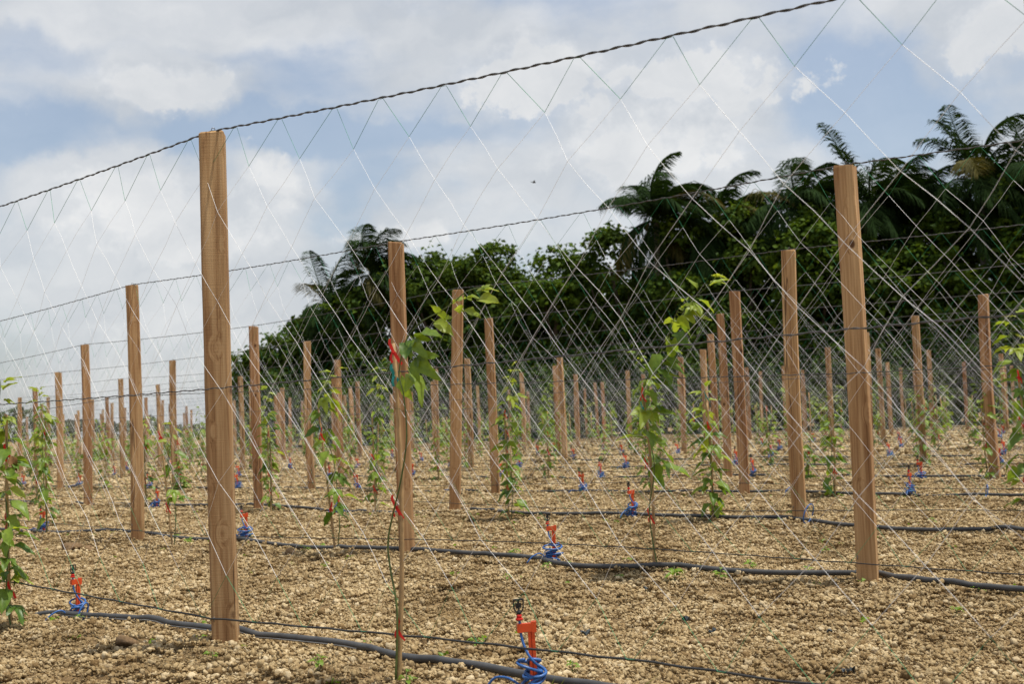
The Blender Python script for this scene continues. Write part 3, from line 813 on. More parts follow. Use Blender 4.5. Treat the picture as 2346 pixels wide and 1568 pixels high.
# ------------------------------------------------------------------ wires and nets
FRONT = -.075             # nets and lower wires run on the camera side of the posts
def top_z(k, a):
    L = sorted((q[0] + q[2], q[1]) for q in POSTS[k])
    A = np.array([q[0] for q in L]); H = np.array([q[1] for q in L])
    a = np.asarray(a, float)
    z = np.interp(a, A, H + .006)
    i = np.clip(np.searchsorted(A, a) - 1, 0, len(A) - 2)
    t = np.clip((a - A[i]) / (A[i + 1] - A[i]), 0, 1)
    return z - .055 * t * (1 - t)
MIDH = {2: ([-.2, 3.03, 6.24, 9.42, 12.65], [.95, .977, 1.07, 1.14, 1.0])}
def mid_z(k, a):
    if k in MIDH: return np.interp(a, *MIDH[k])
    return 1.0 + .012 * np.sin(np.asarray(a) * .8 + k) + (0 if k == 1 else .03 * math.sin(k * 2.7))
def bot_z(k, a):
    a = np.asarray(a, float)
    if k == 1: return np.interp(a, [-2, 1.8, 2.2, 3.07, 4.3, 5.86, 8], [.13, .133, .142, .137, .112, .165, .15])
    return .085 + .025 * np.sin(a * .9 + k * 1.7)
def P3(k, a, off, z):
    a = np.asarray(a, float); p = perp(k) + off
    return np.stack([UX * a + NX * p, UY * a + NY * p, z], -1)
def twist(k, A, off, zf, r, pitch, sides=5):
    mb = MB(); c = P3(k, A, off, zf)
    rs = np.random.RandomState(k * 7)
    ph = 2 * np.pi * np.asarray(A) / pitch + .6 * np.sin(np.asarray(A) * 5.1) 
    jit = .0016 * np.sin(np.asarray(A) * 61 + k)
    for s in (0, np.pi):
        q = c.copy()
        q[:, 0] += NX * np.cos(ph + s) * r; q[:, 1] += NY * np.cos(ph + s) * r; q[:, 2] += np.sin(ph + s) * r + jit
        mb.tube(q, r * 1.02, sides)
    return mb
for k in range(1, NROW + 1):
    A = sorted(q[0] + q[2] for q in POSTS[k]); a0, a1 = A[0], A[-1]
    g = 'trellis wires'
    far = False
    suffix = f'of the {ORD[k]} row of posts'
    if k <= 3:
        a = np.arange(a0, a1, .011 if k == 1 else .018)
        o = twist(k, a, 0, top_z(k, a), (.0021, .0021, .0020)[k - 1], .092).build('trellis_wire', M['wire'])
    else:
        a = np.arange(a0, a1, .3); mb = MB(); mb.tube(P3(k, a, 0, top_z(k, a)), .0032, 4); o = mb.build('trellis_wire', M['wire'])
    tag(o, (f'twisted top wire running over the post tops {suffix}' if k <= 3 else f'thin top wire over the post tops {suffix}') if not far else 'thin top wire strung over the far rows of posts', 'wire', g if not far else 'far top wires')
    if k <= 2:
        a = np.arange(a0, a1, .014)
        o = twist(k, a, FRONT, mid_z(k, a), .0015, .06).build('trellis_wire', M['wire'])
    else:
        a = np.arange(a0, a1, .4); mb = MB(); mb.tube(P3(k, a, FRONT, mid_z(k, a)), .0020, 4); o = mb.build('trellis_wire', M['wire'])
    tag(o, f'thin middle wire at half height {suffix}' if not far else 'thin middle wire at half height of the far rows', 'wire', g if not far else 'far middle wires')
    a = np.arange(a0, a1, .1 if k < 4 else .5); mb = MB()
    mb.tube(P3(k, a, FRONT, bot_z(k, a) + .002 * np.sin(a * 23)), .0038 if k == 1 else .0030, 5); o = mb.build('trellis_wire', M['wire_dark'])
    tag(o, f'dark bottom wire close to the ground {suffix}' if not far else 'dark bottom wire close to the ground in the far rows', 'wire', g if not far else 'far bottom wires')

    # the net: eleven half meshes high, green outermost, white between
    rs = np.random.RandomState(500 + k)
    w = .292; n0, n1 = int(math.floor(a0 / w)), int(math.ceil(a1 / w))
    idx = np.arange(n0 - 6, n1 + 7)
    JL = 12
    node = {}
    off = FRONT - .008
    slow = .03 * np.sin(idx * .37 + k) + .02 * np.sin(idx * .83 + 2 * k)
    base_shift = {1: .075}.get(k, rs.uniform(0, .29))
    for j in range(JL):
        t = j / (JL - 1)
        aa = (idx + .5 * (j % 2)) * w + base_shift + rs.normal(size=len(idx)) * (.010 if 0 < j < JL - 1 else .016) + slow * (.5 if j in (0, JL - 1) else 1) * t
        zt = top_z(k, np.clip(aa, a0, a1)) - .004; zb = bot_z(k, np.clip(aa, a0, a1)) + .003
        z = zt + (zb - zt) * (t + (.0 if j in (0, JL - 1) else rs.normal(size=len(idx)) * .0022))
        o_ = np.full(len(idx), off if j else 0.0) + (rs.normal(size=len(idx)) * .008 if 0 < j < JL - 1 else 0)
        if j == 1: o_ *= .4
        node[j] = P3(k, aa, 0, z); node[j][:, 0] += NX * o_; node[j][:, 1] += NY * o_
        node[(j, 'a')] = aa
    white, green = MB(), MB()
    sides = 4 if k <= 4 else 3
    rad = .00092 if k == 1 else .00092 if k <= 4 else .00082 if k < 8 else .00064
    gr = .0009 if k == 1 else .0010 if k <= 4 else .0010
    def seg(i, j, di):
        """index of the neighbour in level j+1 when going right (di=-1) or left (di=+1)"""
        return i if (j % 2 == 0) == (di > 0) else (i + 1 if di > 0 else i - 1)
    for i0 in range(len(idx)):
        for di in (-1, 1):
            i = i0; path = [(0, i)]
            ok = True
            for j in range(JL - 1):
                i = seg(i, j, di)
                if not 0 <= i < len(idx): ok = False; break
                path.append((j + 1, i))
            if not ok: continue
            mid = node[(5, 'a')][path[5][1]]
            if not (a0 - .1 < node[(0, 'a')][i0] < a1 + .1): continue
            if mid < a0 or mid > a1: continue
            pts = np.array([node[j][q] for j, q in path])
            pts[0, :2] += np.array([UX, UY]) * di * .012
            full = []
            for q in range(1, JL - 2):
                full.append(pts[q])
                if k <= 2: full.append((pts[q] + pts[q + 1]) / 2 + rs.normal(size=3) * .0018)
            full.append(pts[JL - 2])
            rr_ = rad * (.76 if di < 0 else .58)
            white.tube(full, rr_, sides, caps=False)
    ok = (node[(0, 'a')] > a0 - .1) & (node[(0, 'a')] < a1 + .1)
    zig, zag = [], []
    for i in np.where(ok)[0]:
        dv_ = np.array([UX, UY, 0]) * .012
        zig += [node[0][i] - dv_, node[0][i] + dv_, node[1][i]]
        zag += [node[JL - 2][i], node[JL - 1][i] - dv_, node[JL - 1][i] + dv_]
    green.tube(zig[:-1], gr, sides, caps=False)
    green2 = MB(); green2.tube(zag, gr, sides, caps=False)
    o = white.build('trellis_net', M['cord'])
    green.build('edge_cord', M['green_cord'], o); green2.build('edge_cord', M['green_cord'], o)
    tag(o, f'white diamond mesh net stretched along the {ORD[k]} row of posts' if not far else 'faint white diamond mesh net along the far rows', 'net', 'trellis nets' if not far else 'far trellis nets')

# ------------------------------------------------------------------ irrigation hoses
HOSE = {1: [(6.9, 3.06), (6.104, 3.115), (5.404, 3.13), (4.601, 3.137), (4.379, 3.127), (4.091, 3.206), (3.887, 3.232), (3.694, 3.194), (3.514, 3.138), (3.356, 3.117), (3.139, 3.153), (2.919, 3.13), (2.674, 3.102), (1.9, 3.05), (.6, 3.1)],
        2: [(13.3, 5.8), (11.434, 5.808), (10.481, 5.88), (9.969, 5.98), (9.7, 6.05), (9.277, 5.975), (8.275, 5.936), (6.938, 5.758), (5.969, 5.725), (5.259, 5.77), (4.923, 5.66), (4.553, 5.616), (4.069, 5.671), (3.694, 5.671), (3.141, 5.815), (2.915, 5.77), (2.267, 5.671), (.3, 5.7)],
        3: [(19, 8.5), (15.5, 8.6), (12.4, 8.55), (10.054, 8.76), (8.981, 8.72), (8.428, 8.65), (7.31, 8.518), (6.57, 8.468), (5.795, 8.449), (5.448, 8.37), (4.9, 8.408), (4.467, 8.308), (3.539, 8.239), (1.5, 8.3)]}
def smooth_curve(pts, step):
    P = np.array(pts, float); n = len(P); out = []
    for i in range(n - 1):
        p0, p1, p2, p3 = P[max(i - 1, 0)], P[i], P[i + 1], P[min(i + 2, n - 1)]
        m = max(2, int(np.linalg.norm(p2 - p1) / step))
        for q in range(m):
            t = q / m
            out.append(.5 * ((2 * p1) + (p2 - p0) * t + (2 * p0 - 5 * p1 + 4 * p2 - p3) * t * t + (3 * p1 - p0 - 3 * p2 + p3) * t ** 3))
    out.append(P[-1]); return np.array(out)
for k in range(1, NROW + 1):
    rs = np.random.RandomState(60 + k)
    if k in HOSE: ctl = HOSE[k]
    else:
        A = sorted(q[0] for q in POSTS[k]); ctl = [(a, perp(k) + .12 + rs.normal() * .09) for a in np.arange(A[0] - 1, A[-1] + 1, 1.1)][::-1]
    c = smooth_curve(ctl, .07 if k < 4 else .3)
    x = UX * c[:, 0] + NX * c[:, 1]; y = UY * c[:, 0] + NY * c[:, 1]
    r = .0138 if k < 5 else .014
    z = gz(x, y)
    ker = np.ones(9) / 9
    if len(z) > 20: z = np.convolve(np.pad(z, 4, mode='edge'), ker, 'valid')
    z = np.maximum(z, gz(x, y) - .004) + r + .017
    if k == 1:                                          # dips under the gravel at its left end
        s = c[:, 0]; z = z - .05 * np.clip((s - 5.95) / .25, 0, 1) 
    if k > 3: z = z - .022 * (np.sin(c[:, 0] * 1.9 + k) > .86)
    if k <= 3: HOSE_PTS.append((x, y))
    mb = MB(); pts = np.stack([x, y, z], -1); mb.tube(pts, r, 10 if k < 4 else 6)
    o = mb.build('irrigation_hose', M['hose'])
    tag(o, f'dark grey irrigation hose lying along the {ORD[k]} row of posts' if k <= 16 else 'thin dark irrigation hose lying along the distant rows', 'hose', 'irrigation hoses')
    if k == 1:
        mb = MB(); q = pts.copy(); T = np.gradient(q, axis=0); T /= np.linalg.norm(T, axis=1)[:, None]
        sdv = np.cross(T, [0, 0, 1.0]); sgn = np.sign((sdv * -q).sum(1))[:, None]
        q = q + sdv * sgn * r * .86 - np.array([0, 0, r * .52]); keep = c[:, 0] > 3.75
        mb.tube(q[keep], .0022, 5); mb.build('stripe', M['stripe'], o)

build_gravel()

# ------------------------------------------------------------------ sprinklers on orange stakes
def coil_curve(rs, turns, r, z0, z1, n=22):
    t = np.linspace(0, turns * 2 * np.pi, int(turns * n)); q = t / t[-1]
    rr = r * (1 + .26 * np.sin(t * .37 + rs.uniform(0, 6)) + .14 * np.sin(t * 1.63 + 1))
    return np.stack([.010 + rr * np.cos(t) + .006 * np.sin(t * .5), rr * np.sin(t) * .85, z0 + (z1 - z0) * q + .013 * np.sin(t * .87 + rs.uniform(0, 6)) + .008 * np.sin(t * .61)], -1)
def sprinkler_parts(seed, detail=True, loose=0.0):
    rs = np.random.RandomState(seed); P = []
    mb = MB()
    for x0, w in ((-.006, .004), (.006, .005)):
        mb.box((.012 + x0, 0, .075), (w, .006, .125))
    mb.box((.012, .001, .075), (.007, .0022, .122))
    P.append(('stake', mb.mesh('stake', M['orange'], False)))
    mb = MB(); mb.box((-.006, -.0015, .202), (.022, .0065, .013)); mb.box((.021, -.001, .203), (.0075, .0072, .0165)); mb.box((-.022, -.002, .202), (.0085, .009, .0135))
    P.append(('clip', mb.mesh('clip', M['orange'], False)))
    mb = MB(); mb.tube(coil_curve(rs, rs.uniform(7.0, 8.5), .030 + loose * .012, .012, .105 + loose * .01), .0050, 7)
    c0 = [(.028, -.02, .085), (.005, -.03, .11), (-.010, -.016, .14), (-.019, -.006, .175), (-.022, -.002, .235)]
    mb.tube(smooth_curve(c0, .01), .0042, 7)
    a = rs.uniform(2.4, 3.6)
    c1 = [(.03 * math.cos(a), .03 * math.sin(a), .02), (.07 * math.cos(a), .07 * math.sin(a), .035 + .03 * rs.uniform()), (.12 * math.cos(a), .12 * math.sin(a), .045), (.155 * math.cos(a), .155 * math.sin(a), .01)]
    mb.tube(smooth_curve(c1, .012), .0042, 7)
    if loose:
        for _ in range(2):
            t = np.linspace(0, 2 * np.pi, 22); R_ = rs.uniform(.025, .04); b = rs.uniform(0, 3); cx_ = rs.uniform(-.05, .05)
            mb.tube(np.stack([cx_ + R_ * np.cos(t) * math.cos(b), R_ * np.cos(t) * math.sin(b) - .01, .045 + R_ * np.sin(t)], -1), .004, 6)
    P.append(('tube', mb.mesh('tube', M['blue'])))
    mb = MB(); t = np.linspace(0, 2 * np.pi, 12)
    mb.tube([(-.022, -.002, .226), (-.022, -.002, .232)], .0115, 10); mb.tube([(-.022, -.002, .232), (-.022, -.002, .243)], .008, 10)
    P.append(('collar', mb.mesh('collar', M['red'])))
    mb = MB(); c = np.array([-.022, -.002, 0])
    mb.tube(c + np.array([(0, 0, .240), (0, 0, .250), (0, 0, .256)]), [.006, .008, .0045], 8)
    for s in (-1, 1):
        mb.tube(smooth_curve(c + np.array([(s * .005, 0, .248), (s * .0125, 0, .258), (s * .015, 0, .276), (s * .0145, 0, .287)]), .004), .0024, 5)
    mb.box(c + [0, 0, .288], (.0165, .0035, .0025)); mb.tube(c + np.array([(0, 0, .256), (0, 0, .287)]), [.003, .0045], 6)
    mb.box(c + [0, 0, .270], (.0085, .0022, .0075))
    P.append(('nozzle', mb.mesh('nozzle', M['black'], False)))
    return P
SPR = [sprinkler_parts(900 + i, True, (0, .5, 1.0, 0, .7)[i]) for i in range(5)]
def sprinkler(a, p, var, label, group, yaw=0, tilt=(0, 0), sc=1.0):
    x, y = ap(a, p)
    o = tag(empty('sprinkler_stake', (x, y, gzf(x, y)), (tilt[0], tilt[1], yaw)), label, 'sprinkler', group)
    o.scale = (sc, sc, sc)
    made = {}
    for nm, me in SPR[var][::-1]:
        if nm in ('clip', 'collar'): continue
        made[nm] = link(nm, me, o)
    meshes = dict(SPR[var]); link('clip', meshes['clip'], made['stake']); link('collar', meshes['collar'], made['nozzle'])
    return o
G = 'orange sprinkler stakes'
sprinkler(2.735, 3.0, 0, 'orange sprinkler stake with tight blue tube coil at the bottom of the picture', G, .1, (.0, -.02))
sprinkler(5.76, 3.16, 3, 'orange sprinkler stake with blue coil left of the front post', G, .9, (.03, .03), .92)
sprinkler(11.25, 5.87, 1, 'orange stake on the second row hose at the far left', G, -.3, (0, .02), .95)
sprinkler(8.36, 6.0, 2, 'orange stake just behind the right side of the front post', G, .4, (.02, 0))
sprinkler(5.05, 5.77, 2, 'orange stake with loose blue loops in the middle of the second row', G, .15, (0, .015))
sprinkler(13.43, 8.4, 1, 'orange stake between the first two posts of the second row', G, 1.0, (.1, .1), .95)
sprinkler(10.4, 8.6, 4, 'orange stake beside the cane right of the front post, third row', G, .5, (0, .05), .95)
sprinkler(6.52, 8.45, 1, 'orange stake left of the tall central vine in the third row', G, .5, (.03, -.02))
sprinkler(5.5, 11.25, 4, 'orange stake with trailing blue tube right of the right tall post', G, .8, (.05, .1), .97)

# blue tube loops lying loose on the hoses
for a, p, R_, b, lab in [(5.62, 3.12, .042, .75, 'small upright loop of blue tube on the front hose'), (4.85, 8.33, .07, .2, 'loose blue tube arc on the third row hose by the tall vine'),
                         (9.6, 8.75, .09, .3, 'loose blue tube arc on the third row hose behind the front vine'), (4.75, 11.2, .06, .9, 'small blue tube loop at the end of the fourth row hose')]:
    x, y = ap(a, p); t = np.linspace(-.2, 2 * np.pi - .5, 26); mb = MB()
    mb.tube(np.stack([R_ * .62 * np.cos(t) + .25 * R_ * np.sin(t), .35 * R_ * np.cos(t), R_ * .95 + R_ * np.sin(t)], -1), .0042, 7)
    o = mb.build('tube_loop', M['blue']); o.location = (x, y, gzf(x, y) + .012); o.rotation_euler = (0, .1, b)
    tag(o, lab, 'tube')

# ------------------------------------------------------------------ vines, canes, ribbons
def leaf_mesh(seed, kind, mat):
    rs = np.random.RandomState(seed); V, F = [], []
    def blade(ang, L, W, droop, base):
        ca, sa = math.cos(ang), math.sin(ang); n0 = len(V)
        m = 6
        for i in range(m + 1):
            t = i / m
            w = W * (math.sin(math.pi * t ** .72) ** .8 if 0 < t < 1 else 0.02) * (1 + .10 * rs.normal())
            zc = -droop * t * t * L
            for s in (-1, -.5, 0, .5, 1):
                lx, ly = s * w, t * L
                z = zc + abs(s) * w * .38 + .05 * L * math.sin(t * 9 + s * 3 + seed) * abs(s)
                V.append((lx * ca + ly * sa, -lx * sa + ly * ca + base, z))
        for i in range(m):
            for j in range(4):
                q = n0 + i * 5 + j; F.append((q, q + 1, q + 6, q + 5))
    if kind == 'ovate': blade(0, 1, rs.uniform(.25, .31), rs.uniform(.15, .5), 0)
    else:
        blade(0, 1, .20, rs.uniform(.2, .5), 0); blade(.75, .68, .16, .3, .03); blade(-.75, .68, .16, .3, .03)
    me = bpy.data.meshes.new('leaf')
    v = np.array(V); 
    # short stalk behind the blade
    n0 = len(V); V += [(-.012, -.22, .06), (.012, -.22, .06), (.012, .06, 0), (-.012, .06, 0)]; F.append((n0, n0 + 1, n0 + 2, n0 + 3))
    me.from_pydata(V, [], F); me.materials.append(mat)
    me.polygons.foreach_set('use_smooth', [True] * len(me.polygons)); me.update()
    return me
LEAF = [leaf_mesh(i, 'ovate' if i % 3 else 'lobed', M['vleaf']) for i in range(6)]
LEAFY = [leaf_mesh(20 + i, 'ovate' if i % 3 else 'lobed', M['vleaf_young']) for i in range(4)]
LEAFN = [(np.array([v.co[:] for v in m.vertices]), [tuple(p.vertices) for p in m.polygons]) for m in LEAF[:3]]
DEAD = leaf_mesh(50, 'ovate', M['dead'])
def leaf_basis(d, nrm):
    d = Vector(d).normalized(); nrm = Vector(nrm); x = d.cross(nrm)
    if x.length < 1e-4: x = d.cross(Vector((1, .2, 0)))
    x.normalize(); z = x.cross(d)
    return Matrix((x, d, z)).transposed()
def add_leaf(root, me, at, d, nrm, size):
    Mx = leaf_basis(d, nrm).to_4x4(); Mx = Matrix.Translation(at) @ Mx @ Matrix.Scale(size, 4)
    o = link('leaf', me, root); o.matrix_local = Mx
    return o

def ribbon_mesh(seed, mat):
    rs = np.random.RandomState(seed); V, F = [], []
    def strip(pts, w, wd):
        n0 = len(V); P = np.array(pts); 
        for i, p in enumerate(P):
            ww = w * (1 if i < len(P) - 1 else .8); u_ = np.array(wd) * ww
            V.append(p - u_ + [0, .001, 0]); V.append(p + u_)
        for i in range(len(P) - 1): F.append((n0 + 2 * i, n0 + 2 * i + 1, n0 + 2 * i + 3, n0 + 2 * i + 2))
    ang = np.linspace(0, 2 * np.pi, 11)
    strip([(.0105 * math.cos(a), .0105 * math.sin(a), .002 * math.sin(3 * a)) for a in ang], .007, (0, 0, 1))
    sx = rs.choice([-1, 1])
    strip([(.002, -.012, 0), (sx * .006, -.016, .022), (sx * .015, -.017, .045), (sx * .013, -.014, .065)], .0085, (.9, -.2, -.25 * sx))
    strip([(.004, -.012, 0), (.014, -.019, -.014), (.026, -.019, -.036), (.034 + rs.uniform(0, .012), -.014, -.060)], .0095, (.75, -.2, .5))
    strip([(-.003, -.012, 0), (-.009, -.018, -.016), (-.010, -.018, -.034), (-.004, -.015, -.05)], .008, (.8, -.3, .2))
    mb = MB(); mb.add(np.array(V), F)
    v, f = lump(rs, ICO1); mb.add(v * .0065 + [.002, -.013, -.001], f)
    return mb.mesh('ribbon', mat)
RIB = [ribbon_mesh(i, M['red']) for i in range(3)]; RIBT = ribbon_mesh(9, M['teal'])

def cane_obj(a, p, h, tilt, label, group, ribs, seed):
    rs = np.random.RandomState(seed); x, y = ap(a, p); z0 = gzf(x, y)
    mb = MB(); zs = np.linspace(-.15, h, 14); bend = rs.normal(size=2) * .012
    r = .0085 - .0022 * np.clip(zs / max(h, .1), 0, 1) + .0007 * (np.arange(14) % 4 == 0)
    tt = np.clip(zs / h, 0, 1)
    mb.tube(np.stack([tilt[0] * zs + bend[0] * np.sin(tt * 3.1), tilt[1] * zs + bend[1] * np.sin(tt * 3.1), zs], -1), r, 7)
    o = mb.build('support_cane', M['cane']); o.location = (x, y, z0)
    tag(o, label, 'cane', group)
    for i, (zr, col) in enumerate(ribs):
        q = link('ribbon', RIBT if col == 't' else RIB[rs.randint(3)], o, (tilt[0] * zr, tilt[1] * zr, zr), (0, 0, rs.uniform(-.7, .7)))
        s = rs.uniform(.55, .75) * (.85 if col == 't' else 1); q.scale = (s, s, s)
        if col == 't': q['label'] = 'teal ribbon tie'
    return o, z0

def stem_curve(pts): return smooth_curve(pts, .03)

def make_vine(a, p, pts, nleaf, seed, label, group, t0=.2, size=.085, extra=None, dead=False, single=True, sidebias=0.0):
    """pts are (along, across offset, height) relative to the base"""
    rs = np.random.RandomState(seed); x, y = ap(a, p); z0 = gzf(x, y)
    P = np.array([(UX * q[0] + NX * q[1], UY * q[0] + NY * q[1], q[2]) for q in pts])
    C = stem_curve(P); n = len(C)
    C[:, :2] += np.cumsum(rs.normal(size=(n, 2)) * .0012, 0) * (0 if extra else 1)
    mb = MB(); mb.tube(C, np.linspace(.0042, .0016, n), 6)
    for q in range(3):                                    # curling tendrils
        i = int(n * rs.uniform(.45, .95)); t = np.linspace(0, 7, 16); s = rs.choice([-1, 1])
        mb.tube(C[i] + np.stack([s * .012 * t + .006 * np.cos(t * 2.2), .006 * np.sin(t), .006 * np.sin(t * 2.2) + .006 * t], -1) * .55, .0008, 3)
    root = tag(empty('climbing_vine', (x, y, z0)), label, 'vine', group)
    mb.build('stem', M['stem'], root)
    if extra:
        for (a0, zz0), (a1, zz1) in extra:
            s = np.array([UX * a0, UY * a0, zz0]); e = np.array([UX * a1, UY * a1, zz1])
            e[:2] += np.array([NX, NY]) * rs.uniform(-.05, .02)
            d = e - s; L_ = np.linalg.norm(d)
            # drooping leaf: broad side turned partly to the light and partly to the path
            nrm = np.array([-NX * .5, -NY * .5, .8]) + rs.normal(size=3) * .35
            add_leaf(root, (LEAF if zz0 < 1.15 else LEAFY)[rs.randint(4)], s, d, nrm, L_ * 1.1)
    V, F, cnt = [], [], 0
    for i in range(nleaf):
        t = t0 + (1 - t0) * (i + rs.uniform(0, .8)) / nleaf
        k = min(n - 1, int(t * (n - 1)))
        az = i * 2.4 + rs.normal() * .5
        d = np.array([math.cos(az) + sidebias, math.sin(az) * .8, rs.uniform(-.75, .25) if t < .93 else rs.uniform(-.1, .9)])
        d /= np.linalg.norm(d); s_ = size * rs.uniform(.65, 1.2) * (1 if t < .85 else .72)
        nrm = np.array([rs.normal() * .35, -.25 + rs.normal() * .35, 1.0])
        at = C[k] + d * s_ * .28
        if single:
            young = t > .8 or rs.uniform() < .15
            add_leaf(root, LEAFY[rs.randint(4)] if young else LEAF[rs.randint(6)], Vector(at), d, nrm, s_)
        else:
            B_ = np.array(leaf_basis(d, nrm)); v, f = LEAFN[rs.randint(3)]
            V.append((v * s_) @ B_.T + at); F += [tuple(q + cnt for q in w) for w in f]; cnt += len(v)
    if dead: add_leaf(root, DEAD, Vector(C[int(n * .68)]) + Vector((.02, -.01, 0)), (.45, -.2, -1), (.3, -1, .3), .075)
    if V:
        m2 = MB(); m2.add(np.concatenate(V), F); fo = m2.build('foliage', M['vleaf_i'], root); fo['kind'] = 'stuff'
    return root

VG, CG = 'young climbing vines', 'canes beside the vines'
# front row: nearly bare vine leaning right across the second-row post
leaves1 = [((3.148, 0.981), (3.124, 0.906)), ((3.107, 0.985), (3.039, 0.909)), ((3.078, 1.036), (2.99, 0.976)), ((3.116, 1.091), (3.073, 1.041)), ((3.085, 1.094), (3.016, 1.051)), ((3.075, 1.101), (2.982, 1.129)), ((2.981, 1.143), (2.911, 1.113)), ((2.937, 1.146), (2.958, 1.196)), ((2.937, 1.146), (2.897, 1.153)), ((2.868, 1.161), (2.837, 1.189)), ((2.858, 1.167), (2.783, 1.157)), ((2.861, 1.201), (2.916, 1.216)), ((2.841, 1.206), (2.793, 1.215)), ((2.785, 1.197), (2.7, 1.194)), ((2.77, 1.223), (2.754, 1.245)), ((2.77, 1.223), (2.802, 1.233)), ((2.765, 1.222), (2.723, 1.232))]
stem1 = [(3.214, 0.0), (3.196, 0.219), (3.222, 0.359), (3.225, 0.458), (3.155, 0.643), (3.12, 0.783), (3.129, 0.925), (3.147, 0.982), (3.122, 1.066), (3.088, 1.113), (3.025, 1.15), (2.944, 1.172), (2.874, 1.2), (2.825, 1.225), (2.768, 1.23)]
pf = perp(1) - .1
bx = gzf(*ap(3.19, pf))
make_vine(3.19, pf, [(a - 3.19, -.012, z - bx) for a, z in stem1], 0, 1, 'sparse vine bare below, leaning right in front of the second row post', VG,
          extra=[((a0 - 3.19, z0 - bx), (a1 - 3.19, z1 - bx)) for (a0, z0), (a1, z1) in leaves1])
cane_obj(3.214, pf, 1.1, (UX * -.03, UY * -.03), 'bare bamboo cane with red ribbons right of the front post', CG, [(.17, 'r'), (.565, 'r'), (.99, 't'), (1.07, 'r')], 1)
x_, y_ = ap(3.13, pf)
# left edge, front row
make_vine(5.83, pf, [(0, -.01, 0), (.01, -.02, .2), (-.03, -.02, .45), (.03, 0, .62), (.01, 0, .85), (.05, -.01, .98), (.03, -.01, 1.14)], 56, 2, 'leafy vine with a dried brown leaf at the left edge of the picture', VG, .13, .105, dead=True)
cane_obj(5.86, pf, .98, (.0, 0), 'cane inside the leafy vine at the left edge of the picture', CG, [(.17, 'r'), (.48, 'r'), (.80, 'r')], 2)
# second row
p2 = perp(2) - .06
def near(a, p, pts, n, seed, what, cane_h, ribs, tilt=(0, 0), **kw):
    kw['size'] = kw['size'] * 1.2
    make_vine(a, p, pts, int(n * 1.25), seed, what, VG, **kw)
    cane_obj(a + .03, p, cane_h, tilt, 'cane carrying the ' + what, CG, ribs, seed)
near(4.21, p2, [(0, -.01, 0), (.03, -.02, .3), (-.02, -.02, .55), (.03, -.01, .8), (.02, -.01, .99), (-.12, 0, 1.2), (-.23, -.01, 1.37), (-.36, 0, 1.44), (-.47, 0, 1.52)], 34, 3,
     'tall leafy vine arching right in the middle of the second row', .98, [(.28, 'r'), (.56, 'r'), (.93, 'r'), (.86, 't')], (-.02, .0), t0=.34, size=.112, sidebias=.55)
near(6.85, p2, [(0, -.01, 0), (-.05, -.02, .2), (-.03, -.02, .42), (.02, 0, .62), (.09, -.01, .85), (.10, 0, 1.05), (.02, 0, 1.18), (-.06, 0, 1.25)], 28, 4,
     'second row vine right of the front post with a leaning cane', 1.0, [(.30, 'r'), (.80, 'r'), (.84, 't')], (-.09, .03), t0=.2, size=.095)
near(8.8, p2, [(0, -.01, 0), (-.03, 0, .3), (.06, 0, .6), (.02, 0, .8), (-.04, 0, .98)], 11, 5, 'thin vine just left of the front post in the second row', .95, [(.3, 'r'), (.85, 'r')], (-.10, .06), t0=.35, size=.095)
near(10.75, p2, [(0, -.01, 0), (.02, -.02, .3), (.05, -.02, .6), (.08, 0, .9), (.10, 0, 1.1), (.15, 0, 1.28)], 46, 6, 'dense vine near the left edge in the second row', 1.05, [(.33, 'r'), (.86, 'r')], (.0, .02), t0=.12, size=.095)
# third row
p3 = perp(3) - .06
near(11.2, p3, [(0, 0, 0), (.03, 0, .4), (0, 0, .8), (.04, 0, 1.3)], 30, 7, 'bushy vine left of the second third-row post', .9, [(.2, 'r'), (.8, 'r')], t0=.1, size=.10)
near(9.55, p3, [(0, 0, 0), (.0, 0, .4), (-.05, 0, .9), (-.08, 0, 1.3), (-.15, 0, 1.48)], 26, 8, 'loose tall vine left of the second post of the second row', 1.0, [(.25, 'r'), (.55, 'r')], t0=.1, size=.095)
near(7.8, p3, [(0, 0, 0), (-.03, 0, .3), (.02, 0, .7), (-.04, 0, 1.0), (-.1, 0, 1.35)], 40, 9, 'dense upright vine right of the leaning third-row post', .95, [(.3, 'r'), (.92, 'r')], t0=.08, size=.10)
near(5.68, p3, [(0, 0, 0), (.02, 0, .4), (.04, 0, .8), (.05, 0, 1.02)], 36, 10, 'leafy vine beside the slim posts right of the tall central vine', .9, [(.3, 'r'), (.72, 'r'), (.95, 't')], t0=.12, size=.105)
near(3.28, p3, [(0, 0, 0), (.03, 0, .4), (.0, 0, .9), (.06, 0, 1.3), (.04, 0, 1.42)], 28, 11, 'tall leafy vine at the right edge of the picture', 1.05, [(.35, 'r'), (.7, 'r'), (1.0, 'r')], t0=.16, size=.11)
near(13.6, p3, [(0, 0, 0), (.02, 0, .4), (.0, 0, .8), (.02, 0, 1.1)], 30, 12, 'leafy vine left of the front post in the third row', .95, [(.3, 'r'), (.7, 'r')], t0=.1, size=.09)
near(16.2, p3, [(0, 0, 0), (.02, 0, .4), (.0, 0, .9)], 22, 13, 'short vine at the left end of the third row', .95, [(.3, 'r')], t0=.1, size=.09)

